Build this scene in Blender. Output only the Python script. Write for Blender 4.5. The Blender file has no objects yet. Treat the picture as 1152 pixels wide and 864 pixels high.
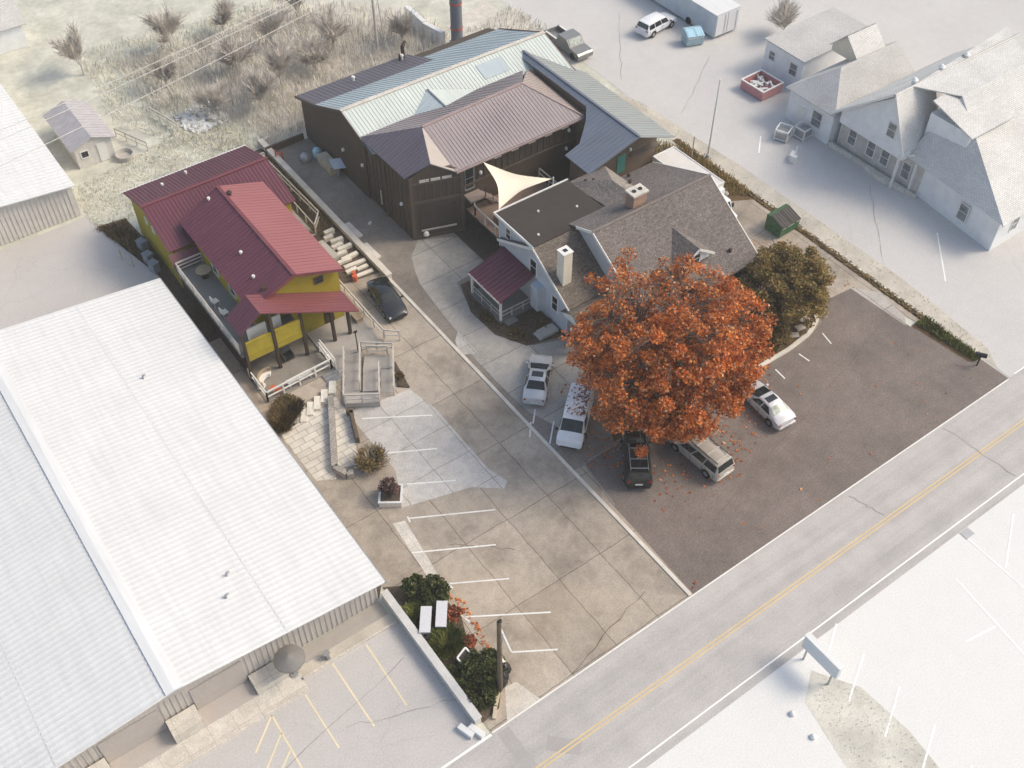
import bpy, math, random
import numpy as np
from mathutils import Vector, Matrix
R = math.radians
random.seed(7)
SC = bpy.context.scene
COL = SC.collection
V = Vector

# ------------------------------------------------------------------ mesh builder
class MB:
    def __init__(s): s.v = []; s.f = []; s.mi = []
    def add(s, vs, fs, m=0):
        n = len(s.v); s.v += [tuple(p) for p in vs]
        for f in fs: s.f.append([n+i for i in f]); s.mi.append(m)
        return s
    def poly(s, pts, m=0): return s.add(pts, [list(range(len(pts)))], m)
    def box(s, x0, x1, y0, y1, z0, z1, m=0):
        v = [(x0,y0,z0),(x1,y0,z0),(x1,y1,z0),(x0,y1,z0),(x0,y0,z1),(x1,y0,z1),(x1,y1,z1),(x0,y1,z1)]
        return s.add(v, [(0,3,2,1),(4,5,6,7),(0,1,5,4),(1,2,6,5),(2,3,7,6),(3,0,4,7)], m)
    def cbox(s, c, size, rz=0, m=0):
        a, b, h = size[0]/2, size[1]/2, size[2]; ca, sa = math.cos(rz), math.sin(rz)
        q = [(-a,-b),(a,-b),(a,b),(-a,b)]
        q = [(c[0]+x*ca-y*sa, c[1]+x*sa+y*ca) for x, y in q]
        return s.prism(q, c[2], c[2]+h, m)
    def prism(s, q, z0, z1, m=0):
        n = len(q)
        v = [(x,y,z0) for x,y in q]+[(x,y,z1) for x,y in q]
        f = [list(range(n))[::-1], list(range(n,2*n))]+[(i,(i+1)%n,n+(i+1)%n,n+i) for i in range(n)]
        return s.add(v, f, m)
    def extr(s, pts, vec, m=0):
        n = len(pts); vec = V(vec); pts = [V(p) for p in pts]
        nn = V((0,0,0))
        for i in range(n): nn += pts[i].cross(pts[(i+1)%n])
        if nn.dot(vec) > 0: pts = pts[::-1]
        v = pts+[p+vec for p in pts]
        f = [list(range(n)), list(range(n,2*n))[::-1]]+[(i,n+i,n+(i+1)%n,(i+1)%n) for i in range(n)]
        return s.add(v, f, m)
    def gx(s, x0, x1, prof, m=0): return s.extr([(x0,y,z) for y,z in prof], (x1-x0,0,0), m)
    def gy(s, y0, y1, prof, m=0): return s.extr([(x,y0,z) for x,z in prof], (0,y1-y0,0), m)
    def tube(s, p0, p1, r0, r1=None, n=8, m=0, cap=True):
        r1 = r0 if r1 is None else r1
        p0, p1 = V(p0), V(p1); d = (p1-p0).normalized()
        a = d.orthogonal().normalized(); b = d.cross(a)
        v = []
        for p, r in ((p0,r0),(p1,r1)):
            for i in range(n):
                t = 2*math.pi*i/n; v.append(p+a*(r*math.cos(t))+b*(r*math.sin(t)))
        f = [(i,(i+1)%n,n+(i+1)%n,n+i) for i in range(n)]
        if cap: f += [list(range(n))[::-1], list(range(n,2*n))]
        return s.add(v, f, m)
    def path(s, pts, r, n=6, m=0):
        for a, b in zip(pts[:-1], pts[1:]): s.tube(a, b, r, r, n, m)
        return s
    def lathe(s, c, prof, n=16, m=0):
        v = []; k = len(prof)
        for r, z in prof:
            for i in range(n):
                t = 2*math.pi*i/n; v.append((c[0]+r*math.cos(t), c[1]+r*math.sin(t), c[2]+z))
        f = []
        for j in range(k-1):
            for i in range(n): f.append((j*n+i, j*n+(i+1)%n, (j+1)*n+(i+1)%n, (j+1)*n+i))
        f += [list(range(n))[::-1], list(range((k-1)*n, k*n))]
        return s.add(v, f, m)
    def beam(s, p0, p1, w, h, m=0):
        p0, p1 = V(p0), V(p1); d = (p1-p0).normalized()
        side = d.cross(V((0,0,1)))
        side = V((1,0,0)) if side.length < 1e-4 else side.normalized()
        up = side.cross(d)
        v = []
        for p in (p0,p1):
            for a, b in ((-1,-1),(1,-1),(1,1),(-1,1)): v.append(p+side*(a*w/2)+up*(b*h/2))
        return s.add(v, [(0,1,2,3),(7,6,5,4),(0,4,5,1),(1,5,6,2),(2,6,7,3),(3,7,4,0)], m)
    def roof(s, pts, t=.1, rib=0, rw=.05, rh=.045, m=0, m2=None):
        """planar roof panel: a slab of thickness t plus standing seams up the slope"""
        pts = [V(p) for p in pts]; n = V((0,0,0))
        for i in range(len(pts)): n += pts[i].cross(pts[(i+1)%len(pts)])
        n.normalize()
        if n.z < 0: pts = pts[::-1]; n = -n
        k = len(pts)
        v = pts+[p-n*t for p in pts]
        s.add(v, [list(range(k)), list(range(k,2*k))[::-1]]+[(i,k+i,k+(i+1)%k,(i+1)%k) for i in range(k)], m)
        if rib:
            h = V((0,0,1)).cross(n).normalized(); d = n.cross(h)
            ss = [p.dot(h) for p in pts]; x = min(ss)+rib*.5
            while x < max(ss):
                hits = []
                for i in range(k):
                    a, b = pts[i], pts[(i+1)%k]; sa, sb = a.dot(h)-x, b.dot(h)-x
                    if (sa < 0) != (sb < 0): hits.append(a.lerp(b, sa/(sa-sb)))
                hits.sort(key=lambda p: p.dot(d))
                for a, b in zip(hits[::2], hits[1::2]):
                    o = h*(rw/2); u = n*rh
                    s.add([a-o, a+o, a+o+u, a-o+u, b-o, b+o, b+o+u, b-o+u],
                          [(3,2,6,7),(0,3,7,4),(2,1,5,6),(0,1,2,3),(7,6,5,4)], m if m2 is None else m2)
                x += rib
        return s
    def mesh(s, name, mats, off=(0,0,0), smooth=0):
        me = bpy.data.meshes.new(name)
        o = V(off)
        me.from_pydata([tuple(V(p)-o) for p in s.v], [], s.f)
        for m in (mats if isinstance(mats,(list,tuple)) else [mats]): me.materials.append(m)
        if any(s.mi): me.polygons.foreach_set('material_index', s.mi)
        me.update()
        uv = me.uv_layers.new(name='UVMap')
        co = s.v
        data = np.zeros(len(me.loops)*2, dtype=np.float32)
        for p in me.polygons:
            n = p.normal
            if abs(n.z) > .98: a, b = V((1,0,0)), V((0,1,0))
            else:
                a = V((0,0,1)).cross(n).normalized(); b = n.cross(a)
            for li in p.loop_indices:
                c = V(co[me.loops[li].vertex_index])
                data[2*li] = c.dot(a); data[2*li+1] = c.dot(b)
        uv.data.foreach_set('uv', data)
        if smooth:
            me.polygons.foreach_set('use_smooth', [True]*len(me.polygons))
            me.set_sharp_from_angle(angle=R(smooth))
        return me

def tag(o, label, cat, group=None):
    o['label'] = label; o['category'] = cat
    if group: o['group'] = group
    return o
def thing(name, label, cat, loc=(0,0,0), rz=0, group=None):
    o = bpy.data.objects.new(name, None); COL.objects.link(o)
    o.empty_display_size = .3
    o.location = loc; o.rotation_euler = (0,0,rz)
    return tag(o, label, cat, group)
def part(root, name, mb, mat, parent=None, world=True, smooth=0, label=None):
    """a part; world=True: its vertices were given in site coordinates"""
    off = tuple(root.location) if world else (0,0,0)
    o = bpy.data.objects.new(name, mb.mesh(name, mat, off, smooth)); COL.objects.link(o)
    o.parent = parent or root
    if label: o['label'] = label
    return o
def solo(name, label, cat, mb, mat, group=None, smooth=0):
    xs = [p[0] for p in mb.v]; ys = [p[1] for p in mb.v]; zs = [p[2] for p in mb.v]
    c = ((min(xs)+max(xs))/2, (min(ys)+max(ys))/2, min(zs))
    o = bpy.data.objects.new(name, mb.mesh(name, mat, c, smooth)); COL.objects.link(o); o.location = c
    return tag(o, label, cat, group)
def struct(name, mb, mat, kind='structure'):
    o = bpy.data.objects.new(name, mb.mesh(name, mat)); COL.objects.link(o); o['kind'] = kind
    return o
def dup(root, loc, rz=0, label=None):
    r = root.copy(); COL.objects.link(r); r.location = loc; r.rotation_euler = (0,0,rz)
    if label: r['label'] = label
    for ch in list(root.children):
        c = ch.copy(); COL.objects.link(c); c.parent = r
        for g in list(ch.children):
            d = g.copy(); COL.objects.link(d); d.parent = c
    return r

# ------------------------------------------------------------------ materials
class NT:
    def __init__(s, name):
        s.m = bpy.data.materials.new(name); s.m.use_nodes = True
        s.t = s.m.node_tree; s.t.nodes.clear()
        s.out = s.n('ShaderNodeOutputMaterial'); s.b = s.n('ShaderNodeBsdfPrincipled')
        s.l(s.b.outputs[0], s.out.inputs[0])
        s.tc = s.n('ShaderNodeTexCoord'); s.geo = s.n('ShaderNodeNewGeometry')
    def n(s, k, **kw):
        x = s.t.nodes.new(k)
        for a, b in kw.items(): setattr(x, a, b)
        return x
    def l(s, a, b): s.t.links.new(a, b)
    def noise(s, vec, scale, detail=4, rough=.55, dist=0):
        x = s.n('ShaderNodeTexNoise'); x.inputs['Scale'].default_value = scale; x.inputs['Detail'].default_value = detail
        x.inputs['Roughness'].default_value = rough; x.inputs['Distortion'].default_value = dist
        s.l(vec, x.inputs['Vector']); return x.outputs['Fac']
    def ramp(s, fac, stops):
        x = s.n('ShaderNodeValToRGB'); e = x.color_ramp.elements
        while len(e) < len(stops): e.new(.5)
        for i, (p, c) in enumerate(stops):
            e[i].position = p; c = c if isinstance(c, (tuple,list)) else (c,c,c)
            e[i].color = (c[0],c[1],c[2],1)
        s.l(fac, x.inputs[0]); return x.outputs[0]
    def mix(s, a, b, fac, mode='MIX'):
        x = s.n('ShaderNodeMix'); x.data_type = 'RGBA'; x.blend_type = mode
        if isinstance(fac,(int,float)): x.inputs[0].default_value = fac
        else: s.l(fac, x.inputs[0])
        for v, i in ((a,6),(b,7)):
            if isinstance(v,(tuple,list)): x.inputs[i].default_value = (v[0],v[1],v[2],1)
            else: s.l(v, x.inputs[i])
        return x.outputs[2]
    def bump(s, h, strength, dist=.02):
        x = s.n('ShaderNodeBump'); x.inputs['Strength'].default_value = strength; x.inputs['Distance'].default_value = dist
        s.l(h, x.inputs['Height']); s.l(x.outputs[0], s.b.inputs['Normal'])
    def fin(s, col, rough=.8, metal=0, spec=.5):
        if isinstance(col,(tuple,list)): s.b.inputs['Base Color'].default_value = (col[0],col[1],col[2],1)
        else: s.l(col, s.b.inputs['Base Color'])
        if isinstance(rough,(int,float)): s.b.inputs['Roughness'].default_value = rough
        else: s.l(rough, s.b.inputs['Roughness'])
        s.b.inputs['Metallic'].default_value = metal
        s.b.inputs['Specular IOR Level'].default_value = spec
        return s.m
    @property
    def pos(s): return s.geo.outputs['Position']
    @property
    def obj(s): return s.tc.outputs['Object']
    @property
    def uv(s): return s.tc.outputs['UV']
def k(c, f): return tuple(min(1, x*f) for x in c)

def plain(name, c, rough=.7, var=.12, scale=1.5, fine=12, metal=0, spec=.4):
    t = NT(name)
    a = t.ramp(t.noise(t.obj, scale, 5), [(.3, k(c,1-var)), (.7, k(c,1+var))])
    b = t.mix(a, t.ramp(t.noise(t.obj, fine, 3), [(.3, .75), (.7, 1.15)]), .35, 'MULTIPLY')
    t.bump(t.noise(t.obj, fine*2, 3), .15, .01)
    return t.fin(b, rough, metal, spec)
def metal_roof(name, c, rough=.45, var=.08, dirt=.25):
    t = NT(name)
    mp = t.n('ShaderNodeMapping'); mp.inputs['Scale'].default_value = (2.2,.18,1); t.l(t.uv, mp.inputs[0])
    streak = t.noise(mp.outputs[0], 1.3, 5, .6)
    a = t.ramp(streak, [(.3, k(c,1-dirt)), (.62, c)])
    a = t.mix(a, t.ramp(t.noise(t.pos, .25, 4), [(.3, 1-var*1.6), (.7, 1+var)]), .8, 'MULTIPLY')
    return t.fin(a, rough, 0, .5)
def asphalt(name, c, stain=.25, crack=.35, speck=.5, cs=.22):
    t = NT(name)
    a = t.ramp(t.noise(t.pos, .16, 6, .6), [(.25, k(c,1-stain)), (.5, c), (.75, k(c,1+stain*.8))])
    a = t.mix(a, t.ramp(t.noise(t.pos, 1.1, 5, .65), [(.3, 1-.9*min(.22,stain)), (.7, 1+.6*min(.22,stain))]), .7, 'MULTIPLY')
    a = t.mix(a, t.ramp(t.noise(t.pos, 9, 3, .7), [(.3, .6), (.7, 1.4)]), speck, 'MULTIPLY')
    nz = t.n('ShaderNodeTexNoise'); nz.inputs['Scale'].default_value = .8; nz.inputs['Detail'].default_value = 5; t.l(t.pos, nz.inputs['Vector'])
    ad = t.n('ShaderNodeVectorMath'); ad.operation = 'MULTIPLY_ADD'; ad.inputs[1].default_value = (1.6,1.6,0)
    t.l(nz.outputs['Color'], ad.inputs[0]); t.l(t.pos, ad.inputs[2])
    vo = t.n('ShaderNodeTexVoronoi'); vo.feature = 'DISTANCE_TO_EDGE'; vo.inputs['Scale'].default_value = cs; t.l(ad.outputs[0], vo.inputs['Vector'])
    a = t.mix(a, t.ramp(vo.outputs['Distance'], [(.0, .45), (.008, 1)]), crack, 'MULTIPLY')
    t.bump(t.noise(t.pos, 30, 3), .25, .01)
    return t.fin(a, .92, 0, .25)
def road_mat(name, c, *a_):
    t = NT(name); mp = t.n('ShaderNodeMapping'); mp.inputs['Scale'].default_value = (.035,.95,1); t.l(t.pos, mp.inputs[0])
    a = t.ramp(t.noise(mp.outputs[0], 1.0, 6, .6), [(.3, k(c,.86)), (.6, k(c,1.06))])
    a = t.mix(a, t.ramp(t.noise(t.pos, .5, 6, .65), [(.3, .88), (.6, 1.05)]), .8, 'MULTIPLY')
    a = t.mix(a, t.ramp(t.noise(t.pos, 9, 3, .7), [(.3, .7), (.7, 1.25)]), .5, 'MULTIPLY')
    t.bump(t.noise(t.pos, 30, 3), .2, .01); return t.fin(a, .9, 0, .25)
def slabs(name, c, bw=5, bh=4.6, stain=.28, joint=.4, off=(0,0,0), mort=.035, tint=.1):
    """cast concrete bays: saw-cut joints, bay to bay tint, oil and water stains"""
    t = NT(name)
    nz = t.n('ShaderNodeTexNoise'); nz.inputs['Scale'].default_value = .7; nz.inputs['Detail'].default_value = 3; t.l(t.pos, nz.inputs['Vector'])
    ad = t.n('ShaderNodeVectorMath'); ad.operation = 'MULTIPLY_ADD'; ad.inputs[1].default_value = (.22,.22,0)
    t.l(nz.outputs['Color'], ad.inputs[0]); t.l(t.pos, ad.inputs[2])
    sb = t.n('ShaderNodeVectorMath'); sb.operation = 'SUBTRACT'; sb.inputs[1].default_value = off; t.l(ad.outputs[0], sb.inputs[0])
    br = t.n('ShaderNodeTexBrick'); br.offset = 0; br.inputs['Scale'].default_value = 1
    br.inputs['Brick Width'].default_value = bw; br.inputs['Row Height'].default_value = bh
    br.inputs['Mortar Size'].default_value = mort; br.inputs['Mortar Smooth'].default_value = .3
    br.inputs['Color1'].default_value = (*k(c,1-tint),1); br.inputs['Color2'].default_value = (*k(c,1+tint),1); br.inputs['Mortar'].default_value = (*k(c,joint),1)
    t.l(sb.outputs[0], br.inputs['Vector'])
    a = t.mix(br.outputs['Color'], t.ramp(t.noise(t.pos, .22, 7, .65), [(.28, 1-stain), (.5, 1), (.75, 1+stain*.5)]), .95, 'MULTIPLY')
    a = t.mix(a, t.ramp(t.noise(t.pos, 1.4, 6, .7, .6), [(.32, .74), (.62, 1.1)]), .6, 'MULTIPLY')
    a = t.mix(a, t.ramp(t.noise(t.pos, 10, 3, .7), [(.3, .62), (.7, 1.3)]), .55, 'MULTIPLY')
    warm = t.mix(a, (.36,.24,.13), t.ramp(t.noise(t.pos, .09, 4, .6), [(.5, 0.), (.72, .3)]))
    t.bump(t.noise(t.pos, 25, 3), .2, .01)
    return t.fin(warm, .9, 0, .25)
def shingle(name, c, c2, lo=.55, hi=1.6):
    t = NT(name)
    br = t.n('ShaderNodeTexBrick'); br.inputs['Scale'].default_value = 1; br.inputs['Brick Width'].default_value = .32; br.inputs['Row Height'].default_value = .15
    br.inputs['Mortar Size'].default_value = .012; br.inputs['Bias'].default_value = -.1
    br.inputs['Color1'].default_value = (*c,1); br.inputs['Color2'].default_value = (*c2,1); br.inputs['Mortar'].default_value = (*k(c,.55),1)
    t.l(t.uv, br.inputs['Vector'])
    a = t.mix(br.outputs['Color'], t.ramp(t.noise(t.uv, 5.5, 4, .75), [(.34, lo), (.66, hi)]), .8, 'MULTIPLY')
    a = t.mix(a, t.ramp(t.noise(t.pos, .35, 4), [(.3, .85), (.7, 1.12)]), .7, 'MULTIPLY')
    return t.fin(a, .95, 0, .2)
def siding(name, c, pitch=.2, dark=.78, vert=False):
    t = NT(name)
    sp = t.n('ShaderNodeSeparateXYZ'); t.l(t.uv, sp.inputs[0])
    m = t.n('ShaderNodeMath'); m.operation = 'FRACT'
    d = t.n('ShaderNodeMath'); d.operation = 'DIVIDE'; d.inputs[1].default_value = pitch
    t.l(sp.outputs[0 if vert else 1], d.inputs[0]); t.l(d.outputs[0], m.inputs[0])
    a = t.ramp(m.outputs[0], [(0, k(c,dark)), (.14, c), (1, k(c,1.03))])
    a = t.mix(a, t.ramp(t.noise(t.pos, .9, 5, .6), [(.3, .86), (.7, 1.1)]), .7, 'MULTIPLY')
    t.bump(m.outputs[0], .4, .02)
    return t.fin(a, .75, 0, .3)
def bricks(name, c, c2, w=.22, h=.075, mortar=(.4,.38,.35)):
    t = NT(name)
    br = t.n('ShaderNodeTexBrick'); br.inputs['Scale'].default_value = 1; br.inputs['Brick Width'].default_value = w; br.inputs['Row Height'].default_value = h
    br.inputs['Mortar Size'].default_value = min(.02,h*.13)
    br.inputs['Color1'].default_value = (*c,1); br.inputs['Color2'].default_value = (*c2,1); br.inputs['Mortar'].default_value = (*mortar,1)
    t.l(t.uv, br.inputs['Vector'])
    a = t.mix(br.outputs['Color'], t.ramp(t.noise(t.pos, 1.2, 5), [(.3, .8), (.7, 1.15)]), .8, 'MULTIPLY')
    return t.fin(a, .9, 0, .2)
def leafy(name, stops, rough=.6, trans=.0, cl=(.62,1.28)):
    t = NT(name)
    a = t.ramp(t.geo.outputs['Random Per Island'], stops)
    a = t.mix(a, t.ramp(t.noise(t.pos, .55, 3), [(.35, cl[0]), (.65, cl[1])]), .8, 'MULTIPLY')
    m = t.fin(a, rough, 0, .25)
    if trans:
        tr = t.n('ShaderNodeBsdfTranslucent'); t.l(a, tr.inputs['Color']); mx = t.n('ShaderNodeMixShader'); mx.inputs[0].default_value = trans
        t.l(t.b.outputs[0], mx.inputs[1]); t.l(tr.outputs[0], mx.inputs[2]); t.l(mx.outputs[0], t.out.inputs[0])
    return m
def soil(name, c, c2, s=3):
    t = NT(name)
    a = t.ramp(t.noise(t.pos, s, 7, .75), [(.3, c), (.7, c2)])
    a = t.mix(a, t.ramp(t.noise(t.pos, .4, 4), [(.3, .75), (.7, 1.2)]), .8, 'MULTIPLY')
    t.bump(t.noise(t.pos, 9, 5, .7), .7, .06)
    return t.fin(a, .97, 0, .1)
def glass(name, c=(.02,.025,.03), rough=.08):
    t = NT(name); return t.fin(t.ramp(t.noise(t.obj, 2.2, 3), [(.3, k(c,.6)), (.7, k(c,1.5))]), rough, 0, .6)
def paint(name, c, rough=.25, coat=.6, metal=0):
    t = NT(name)
    a = t.ramp(t.noise(t.obj, 1.8, 5), [(.3, k(c,.9)), (.7, k(c,1.05))])
    m = t.fin(a, rough, metal, .5); t.b.inputs['Coat Weight'].default_value = coat; t.b.inputs['Coat Roughness'].default_value = .08
    return m
def worn(name, c, gap=.42, under=(.2,.18,.165)):
    """road paint worn through to the surface below"""
    t = NT(name)
    n = t.noise(t.pos, 3.5, 7, .75)
    a = t.mix(c, under, t.ramp(n, [(gap+.08, 0.), (gap+.2, .75)]))
    a = t.mix(a, t.ramp(t.noise(t.pos, .6, 3), [(.3, .85), (.7, 1.05)]), .8, 'MULTIPLY')
    return t.fin(a, .85, 0, .25)

M = {}
def mats():
    M['roof_white'] = metal_roof('white_roof_metal', (.72,.725,.735), .5, .03, .09)
    M['roof_rib'] = metal_roof('white_roof_rib', (.65,.655,.665), .5, .03, .1)
    M['wall_tan_metal'] = siding('tan_ribbed_wall', (.5,.46,.43), .3, .72, True)
    M['door_tan'] = plain('tan_door', (.44,.4,.38), .6, .04)
    M['conc_pale'] = slabs('pale_walk_concrete', (.62,.58,.53), 1.5, 1.5, .12, .75, (0,0,0), .02, .04)
    M['lot'] = slabs('lot_concrete', (.40,.345,.292), 3.35, 5.7, .52, .4, (-2.55,.3,0), .028, .09)
    M['drive'] = asphalt('drive_asphalt', (.25,.217,.19), .38, .35, .7)
    M['pad'] = slabs('light_concrete', (.52,.495,.475), 2.9, 2.9, .22, .55, (-1.8,.6,0), .03, .05)
    M['walkconc'] = slabs('apron_concrete', (.41,.385,.36), 4.2, 3.4, .22, .5, (.7,.4,0))
    M['asphalt'] = asphalt('dark_lot_asphalt', (.195,.162,.148), .3, .25, .8)
    M['road'] = road_mat('road_asphalt', (.46,.437,.43), .05, .14, .35)
    M['outlot'] = asphalt('pale_lot', (.54,.525,.52), .06, .1, .35)  # outer lots paled in colour, standing in for a white haze fade
    M['southlot'] = asphalt('haze_pale_lot', (.7,.695,.69), .025, .05, .22)  # whitened furthest, a white haze put into the lot colour
    M['leftlot'] = asphalt('pale_parking', (.5,.475,.465), .05, .2, .3)  # front parking paled in colour the same way, as if hazed
    M['gravel'] = soil('beige_gravel', (.5,.46,.4), (.57,.53,.47), 6)
    M['ground'] = soil('dry_grass_ground', (.5,.5,.43), (.6,.595,.53), 1.6)  # grass here and scrub below whitened in colour in place of haze
    M['brush'] = soil('brown_scrub_ground', (.52,.49,.44), (.62,.59,.55), 1.4)
    M['soil'] = soil('mulch', (.055,.042,.032), (.17,.13,.1), 5)
    M['leaf_soil'] = soil('leaf_litter', (.07,.05,.03), (.2,.13,.07), 6)
    M['kerb'] = plain('kerb_concrete', (.64,.59,.53), .9, .16, .8)
    M['pavers'] = bricks('block_pavers', (.56,.52,.465), (.66,.62,.555), 1.1, .55, (.26,.22,.19))
    M['block'] = plain('cut_stone', (.7,.65,.57), .9, .14)
    M['blockwall'] = bricks('block_wall', (.36,.33,.3), (.42,.38,.34), .4, .2, (.2,.18,.16))
    M['conc'] = plain('concrete', (.46,.43,.4), .9, .1)
    M['white_line'] = worn('white_paint', (.78,.77,.75), .5)
    M['white_line_pale'] = worn('white_paint_on_pale', (.86,.86,.86), .58, (.6,.6,.6))
    M['yellow_line'] = worn('yellow_paint', (.72,.53,.26), .55, (.5,.46,.42))
    M['yellow_pale'] = worn('faded_yellow_paint', (.76,.66,.46), .52, (.55,.52,.5))
    M['maroon'] = metal_roof('maroon_metal', (.14,.038,.06), .5, .1, .2)
    M['maroon_trim'] = plain('maroon_trim', (.17,.05,.06), .5)
    M['mustard'] = siding('mustard_boards', (.35,.275,.032), .22, .8)
    M['mustard_panel'] = plain('mustard_panel', (.35,.275,.03), .6, .1)
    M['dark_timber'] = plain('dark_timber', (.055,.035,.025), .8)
    M['deck_grey'] = siding('grey_deck_boards', (.2,.2,.195), .14, .7, True)
    M['deck_pale'] = siding('weathered_boards', (.4,.37,.34), .14, .75, True)
    M['patio'] = plain('patio_floor', (.26,.235,.21), .85, .12)
    M['rail'] = plain('weathered_rail', (.52,.48,.44), .8, .12)
    M['rail_white'] = plain('white_rail', (.7,.69,.67), .6, .06)
    M['brown_wall'] = siding('brown_boards', (.085,.064,.05), .4, .75, True)
    M['brown_trim'] = plain('brown_trim', (.105,.08,.066), .75)
    M['brown_roof'] = metal_roof('brown_roof_metal', (.31,.26,.27), .5, .06, .12)
    M['brown_cap'] = plain('brown_cap', (.33,.25,.24), .5)
    M['purple_and_shade_roof'] = metal_roof('dark_slate_and_hip_shade_metal', (.13,.115,.145), .5, .06, .15)  # rear strip's own colour; also paints the shaded side of the front hip
    M['mint_roof'] = metal_roof('pale_mint_roof_metal', (.6,.65,.62), .4, .05, .12)
    M['mint_roof_shade_tone'] = metal_roof('mint_metal_shade_tone', (.42,.49,.53), .45, .05, .12)  # north-slope copy of the mint, dulled and blued in colour as shade
    M['blue_roof'] = metal_roof('slate_blue_roof_metal', (.15,.175,.225), .45, .06, .12)
    M['shingle'] = shingle('grey_brown_shingle', (.135,.115,.1), (.2,.17,.15))
    M['shingle2'] = shingle('grey_shingle', (.15,.13,.125), (.21,.185,.175))
    M['flatroof'] = plain('flat_roof_felt', (.05,.04,.036), .9, .12, .5, 5)
    M['blue_siding'] = siding('pale_blue_siding', (.5,.53,.58), .16, .82)
    M['white_trim'] = plain('white_trim', (.76,.75,.73), .5, .04)
    M['brick'] = bricks('red_brick', (.3,.14,.09), (.38,.2,.13))
    M['glass'] = glass('dark_glass')
    M['glass_far'] = glass('painted_sky_glass', (.2,.21,.22), .1)  # grey base colour stands in for sky reflected in the far panes
    M['white_siding'] = siding('white_siding', (.78,.79,.81), .18, .9)
    M['white_shingle'] = shingle('pale_shingle', (.62,.61,.6), (.7,.69,.68), .88, 1.1)  # far house roofs kept near white, haze put into the colour
    M['far_shingle'] = shingle('pale_grey_shingle', (.52,.51,.505), (.58,.57,.565), .86, 1.12)
    M['grey_brick'] = bricks('pale_grey_brick', (.46,.44,.42), (.54,.51,.48), .25, .09, (.6,.58,.56))
    M['sail'] = plain('cream_sailcloth', (.8,.71,.58), .8, .03)
    M['rubber'] = plain('tyre_rubber', (.018,.018,.018), .9, .1)
    M['rim'] = plain('alloy', (.45,.45,.46), .3, .05, 3, 12, .7)
    M['black'] = plain('black_plastic', (.02,.02,.02), .5)
    M['carglass'] = glass('car_glass', (.018,.022,.024), .06)
    M['lamp_red'] = glass('red_lens', (.28,.02,.015), .2)
    M['lamp_clear'] = glass('clear_lens', (.7,.7,.68), .15)
    M['plate'] = plain('plate', (.7,.7,.7), .5, .02)
    M['c_black'] = paint('black_car_paint', (.016,.017,.02), .2)
    M['c_silver'] = paint('silver_car_paint', (.6,.61,.63), .3, .6, .25)
    M['c_silver2'] = paint('pearl_car_paint', (.64,.63,.66), .3, .6, .2)
    M['c_white'] = paint('white_car_paint', (.78,.79,.82), .3)
    M['c_beige'] = paint('champagne_car_paint', (.52,.49,.45), .3, .6, .3)
    M['c_grey'] = paint('grey_car_paint', (.2,.2,.2), .3)
    M['green_steel'] = plain('green_steel', (.045,.12,.055), .6, .2)
    M['green_dark'] = plain('dark_lid', (.07,.06,.058), .7, .2)
    M['blue_steel'] = plain('faded_blue_steel', (.33,.46,.52), .6)
    M['blue_lid'] = plain('faded_blue_lid', (.42,.66,.78), .6)
    M['pale_steel'] = siding('pale_corrugated_steel', (.56,.6,.65), .25, .8, True)
    M['red_steel'] = plain('faded_red_steel', (.56,.25,.26), .6)
    M['junk'] = plain('scrap', (.6,.6,.6), .7, .3, 4)
    M['steel'] = plain('galvanised_steel', (.4,.41,.42), .4, .1, 2, 10, .5)
    M['stack'] = plain('blue_grey_stack', (.14,.16,.2), .5, .08)
    M['red_band'] = plain('red_band', (.45,.09,.06), .5)
    M['wood'] = plain('pole_wood', (.13,.095,.065), .9, .2, 3)
    M['timber'] = plain('pale_timber', (.55,.47,.36), .9, .15)
    M['orange'] = plain('orange_plastic', (.6,.12,.05), .5)
    M['wicker'] = plain('wicker', (.36,.28,.2), .8)
    M['cloth_white'] = plain('white_cloth', (.74,.72,.69), .8, .05)
    M['teal'] = plain('teal_paint', (.06,.24,.2), .5)
    M['bark'] = plain('bark', (.17,.14,.115), .95, .3, 3)
    M['bark_dark'] = plain('dark_bark', (.1,.075,.055), .95, .3, 3)
    M['twig'] = leafy('pale_twig', [(0,(.5,.45,.4)),(.5,(.62,.57,.52)),(1,(.7,.65,.6))], .9)  # twigs paled in colour, like branches seen through haze
    M['straw'] = leafy('straw', [(0,(.5,.47,.36)),(.5,(.6,.57,.46)),(1,(.68,.64,.54))], .9)
    M['maple'] = leafy('autumn_leaf', [(0,(.22,.065,.028)),(.3,(.53,.14,.038)),(.62,(.72,.215,.05)),(.85,(.76,.32,.09)),(1,(.62,.43,.32))], .55, .28, (.7,1.2))
    M['olive'] = leafy('olive_leaf', [(0,(.12,.1,.04)),(.35,(.25,.2,.07)),(.65,(.36,.27,.1)),(.88,(.44,.26,.12)),(1,(.5,.36,.2))], .6, .4, (.8,1.2))
    M['green'] = leafy('evergreen_leaf', [(0,(.028,.042,.014)),(.5,(.07,.09,.03)),(.85,(.12,.13,.045)),(1,(.2,.18,.07))], .55, .3)
    M['grassgreen'] = leafy('ornamental_grass', [(0,(.05,.07,.015)),(.5,(.12,.14,.03)),(1,(.24,.23,.07))], .7)
    M['drybrown'] = leafy('dry_brown_leaf', [(0,(.07,.05,.025)),(.5,(.15,.105,.045)),(1,(.25,.17,.08))], .8)
    M['purple_leaf'] = leafy('purple_leaf', [(0,(.05,.025,.025)),(.6,(.12,.06,.055)),(1,(.2,.12,.1))], .6)
    M['pale_leaf'] = leafy('pale_plume', [(0,(.22,.16,.1)),(.5,(.42,.34,.24)),(1,(.6,.5,.38))], .7)
    M['red_leaf'] = leafy('red_leaf', [(0,(.2,.05,.025)),(.6,(.42,.12,.06)),(1,(.5,.2,.1))], .6)
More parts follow.
